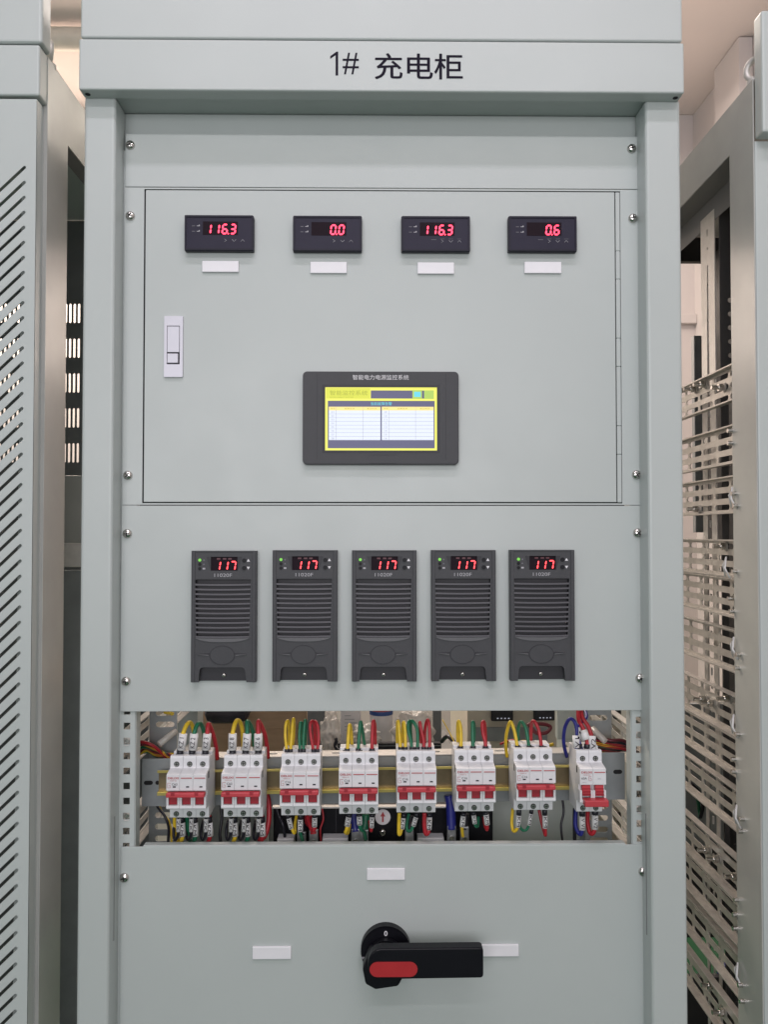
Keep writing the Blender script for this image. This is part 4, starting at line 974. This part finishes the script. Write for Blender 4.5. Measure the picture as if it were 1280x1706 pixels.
# back with rows of vertical vent slots
yk = .585; mb = MB(); loops = [rect(x0c + .01, XLc - .002, .1, zt - .004)]
zr = WZ(124, 522, yk); n = 0
while n < 5:
    xs = WX(134, 600, yk) - .0045
    while xs > x0c + .35:
        loops.append(slot(xs, zr, .040, .0047, 90, 3)); xs -= .0088
    zr -= .0715; n += 1
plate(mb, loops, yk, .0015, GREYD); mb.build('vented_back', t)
mb = MB(); mb.box(XLc - .16, XLc - .012, .30, .34, WZ(124, 945, .3), WZ(124, 905, .3), STEEL_W, .002); mb.build('inner_bracket', t)
mb = MB(); mb.box(XLc - .18, XLc - .014, .40, .41, WZ(124, 905, .4), WZ(124, 792, .4), PAINT_R, .002); mb.box(XLc - .18, XLc - .014, .405, .41, .2, WZ(124, 950, .4), GREYU, .002); mb.build('inner_plate', t)
def eyebolt(parent, x, y, z):
    mb = MB(); n = 20; rr = .014
    mb.tube([(x + rr * .5 * math.sin(2 * math.pi * k / n), y - rr * .7 * math.sin(2 * math.pi * k / n), z + .022 - rr * math.cos(2 * math.pi * k / n)) for k in range(n + 1)], .0045, STEEL_W, 10)
    mb.cyl((x, y, z + .002), .011, .006, 'z', STEEL_W, 20); mb.build('lifting_eye', parent)
q = W(80, 105, .03); eyebolt(t, q.x, .03, q.z - .008)

# ------------------------------------------------------------------ right neighbour rack
XRc = .505
t = thing('open_side_rack', 'grey rack with open side and slotted metal bars, right of the charging cabinet', 'rack', (XRc + .4, 0, 0))
zt2 = 1.5 + .6155; oy0 = .074; oz1 = 1.5 + .545
mb = MB(); plate(mb, [rect(.0, .62, .0, zt2), rect(oy0, .56, .10, oz1)], XRc - .0005, .0016, PAINT_R, 'x')
mb.box(XRc + .0005, XRc + .022, oy0 - .002, oy0 - .0005, .10, oz1, PAINT_R); mb.box(XRc + .0005, XRc + .035, oy0, .56, oz1 - .0005, oz1 + .001, GREYD); mb.box(XRc + .035, XRc + .0365, oy0, .56, oz1 - .04, oz1, GREYD)
mb.build('side_frame', t)
mb = MB(); mb.box(XRc + .0006, XRc + .8, -.001, .055, .0, zt2 - .085, PAINT, .002); 
mb.box(XRc + .0006, XRc + .8, -.024, .0, zt2 - .084, zt2 + .08, PAINT, .003); mb.box(XRc + .002, XRc + .8, .001, .60, zt2 - .002, zt2 + .0012, PAINT_R); mb.build('front_frame', t)
q = W(1262, 105, .03); eyebolt(t, XRc + .010, .016, zt2 + .001)
# bars
barv = [(600, 660), (704, 768), (791, 853), (901, 963), (966.5, 1031), (1054, 1124), (1165, 1233), (1236, 1299), (1323, 1390), (1439, 1510), (1513, 1582), (1597, 1666), (1703, 1770)]
rnd = random.Random(4)
bset = {0: [(.20, 0), (.13, 1), (.24, 0)], 1: [(.075, 0), (.075, 1)], 2: [(.065, 1), (.06, 2), (.23, 2)], 3: [(.13, 0), (.065, 2)], 4: [(.08, 1), (.075, 2)], 5: [(.055, 1), (.06, 2)], 6: [(.12, 0), (.21, 1), (.18, 1), (.06, 2)], 7: [(.075, 1), (.075, 2)],
        8: [(.05, 1), (.055, 2)], 9: [(.2, 1), (.165, 1), (.10, 1), (.07, 2)], 10: [(.075, 0), (.075, 1)], 11: [(.055, 2), (.06, 1)], 12: [(.19, 0), (.15, 1), (.1, 2)]}
for i, (va, vb) in enumerate(barv):
    D = 1.165; z1, z0 = 1.5 + (VPY - va) * D / F, 1.5 + (VPY - vb) * D / F
    slotted_bar('slotted_bar', t, XRc + .013, .03, .56, z0, z1, -1, bolts=bset.get(i, []), m=STEEL, ph=.006 if i % 2 else .018)
# rear post of that side with holes, inside upright, plates coloured dark for the shade within
mb = MB(); yy = .215; X1 = XRc + .035; loops = [rect(yy, yy + .055, .10, 1.5 + .523)]
zz = 1.5 + .50; k = 0
while zz > .2:
    loops.append(rect(yy + .026, yy + .030, zz - (.012 if k % 2 == 0 else .004), zz)); zz -= .030; k += 1
plate(mb, loops, X1, .0016, STEEL_W, 'x'); mb.build('rear_upright', t)
mb = MB(); yy = .195; loops = [rect(XRc + .036, XRc + .090, .10, oz1 - .003)]; zz = 1.5 + .37
while zz > .2: loops.append(slot(XRc + .0545, zz, .012, .0085)); zz -= .0203*1.09
plate(mb, loops, yy + .005, .0016, SHADE_IN); mb.build('front_upright', t)
mb = MB(); mb.box(XRc + .002, XRc + .8, .585, .60, .68, .86, SHADE_IN); mb.box(XRc + .002, XRc + .8, .585, .60, .10, .60, SHADE_IN); mb.build('lower_shade_plate', t)  # added dark sheets, painted shade behind the lower slots
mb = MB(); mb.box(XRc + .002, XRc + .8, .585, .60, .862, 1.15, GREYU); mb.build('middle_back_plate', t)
mb = MB(); mb.box(XRc + .002, XRc + .8, .585, .60, 1.5 + .560, 1.5 + .61, SHADE_IN); mb.build('upper_back_plate', t)
for i, (u, v) in enumerate(((1215, 668), (1216, 750), (1226, 838), (1215, 950), (1218, 1078))):
    pass
for (yy, zz, n) in ((.062, 1.5 + .048, 'a'), (.085, 1.5 - .052, 'b'), (.062, 1.5 - .165, 'c'), (.065, 1.5 - .275, 'd'), (.058, 1.5 - .40, 'e'), (.06, 1.5 - .62, 'f')):
    mb = MB(); X = XRc - .002
    mb.tube([(X, yy, zz - .014), (X - .006, yy + .003, zz), (X - .002, yy + .008, zz + .016), (X - .004, yy + .014, zz + .005), (X, yy + .016, zz - .012)], .0014, SLEEVE, 6); mb.build('cable_tie', t)
mb = MB(); mb.box(.672, .676, .375, .600, 1.48, 1.5 + .560, SHADE_IN); mb.box(.672, .676, .375, .515, .10, 1.479, SHADE_IN); mb.build('inner_shade_plate', t)  # added dark plate, fills in shade behind the bars
mb = MB(); mb.box(.640, .658, .560, .575, 1.50, 1.5 + .40, GREYU, .001); mb.build('inner_post', t)
crn = [W(1150 + 3 * math.sin(k), 1310 + 5 * k, .50 + .004 * k) for k in range(9)]
P = [W(1152, 1306, .45), W(1166, 1320, .46), W(1172, 1340, .47), W(1168, 1362, .48)]
mb = MB(); mb.tube(smooth(P), .0035, C_K, 8); o = mb.build('loose_cable'); tag(o, 'black curved cable hanging behind the slotted bars of the right rack', 'cable')
P = [W(1152, 1315, .47), W(1162, 1328, .48), W(1166, 1350, .49), W(1168, 1362, .48)]
mb = MB(); mb.tube(smooth(P), .0035, C_G, 8); o = mb.build('loose_cable'); tag(o, 'green curved cable hanging behind the slotted bars of the right rack', 'cable')
P = [W(1205, 1606, .6), W(1204, 1625, .6), W(1208, 1650, .6)]
mb = MB(); mb.tube(smooth(P), .010, C_B, 10); o = mb.build('blue_strap'); tag(o, 'blue strap hanging low behind the right rack above the green floor', 'strap')

# ------------------------------------------------------------------ light
w = bpy.data.worlds.new('World'); sc.world = w; w.use_nodes = True
w.node_tree.nodes['Background'].inputs['Color'].default_value = (0.92, 0.97, 1.0, 1); w.node_tree.nodes['Background'].inputs['Strength'].default_value = 0.37
def area(name, loc, size, sizey, power, col, rot=(0, 0, 0)):
    l = bpy.data.lights.new(name, 'AREA'); l.shape = 'RECTANGLE'; l.size = size; l.size_y = sizey; l.energy = power; l.color = col
    o = bpy.data.objects.new(name, l); COL.objects.link(o); o.location = loc; o.rotation_euler = rot; return o
area('ceiling_lamp_near', (0.0, -0.87, 3.18), 1.3, 0.08, 9.5, (1, .90, 1), (R(18), 0, 0))
area('front_fill_light', (-0.3, -3.6, 1.9), 2.4, 1.2, 45, (1, .965, 1), (R(86), 0, 0))  # added frontal fill at low height, lifts the lower panels
area('ceiling_lamp_far', (0.0, -1.95, 3.15), 2.2, 0.10, 13, (.99, .95, 1), (R(25), 0, 0))
area('warm_lamp_back', (-1.2, 1.90, 3.1), 1.2, .4, 72, (1, .87, .74))
area('back_sheen_light', (0.0, 2.2, 2.35), 1.7, .35, 9, (1, .90, .80), (R(90), 0, 0))  # added unseen light, gives the warm sheen on the rack sides
area('warm_lamp_rear_right', (0.55, 1.35, 3.10), .6, .6, 18, (1, .88, .80))

sc.view_settings.view_transform = 'Standard'; sc.view_settings.look = 'None'; sc.view_settings.exposure = 0; sc.view_settings.gamma = 1
sc.render.resolution_x = 769; sc.render.resolution_y = 1024
sc.cycles.use_denoising = True
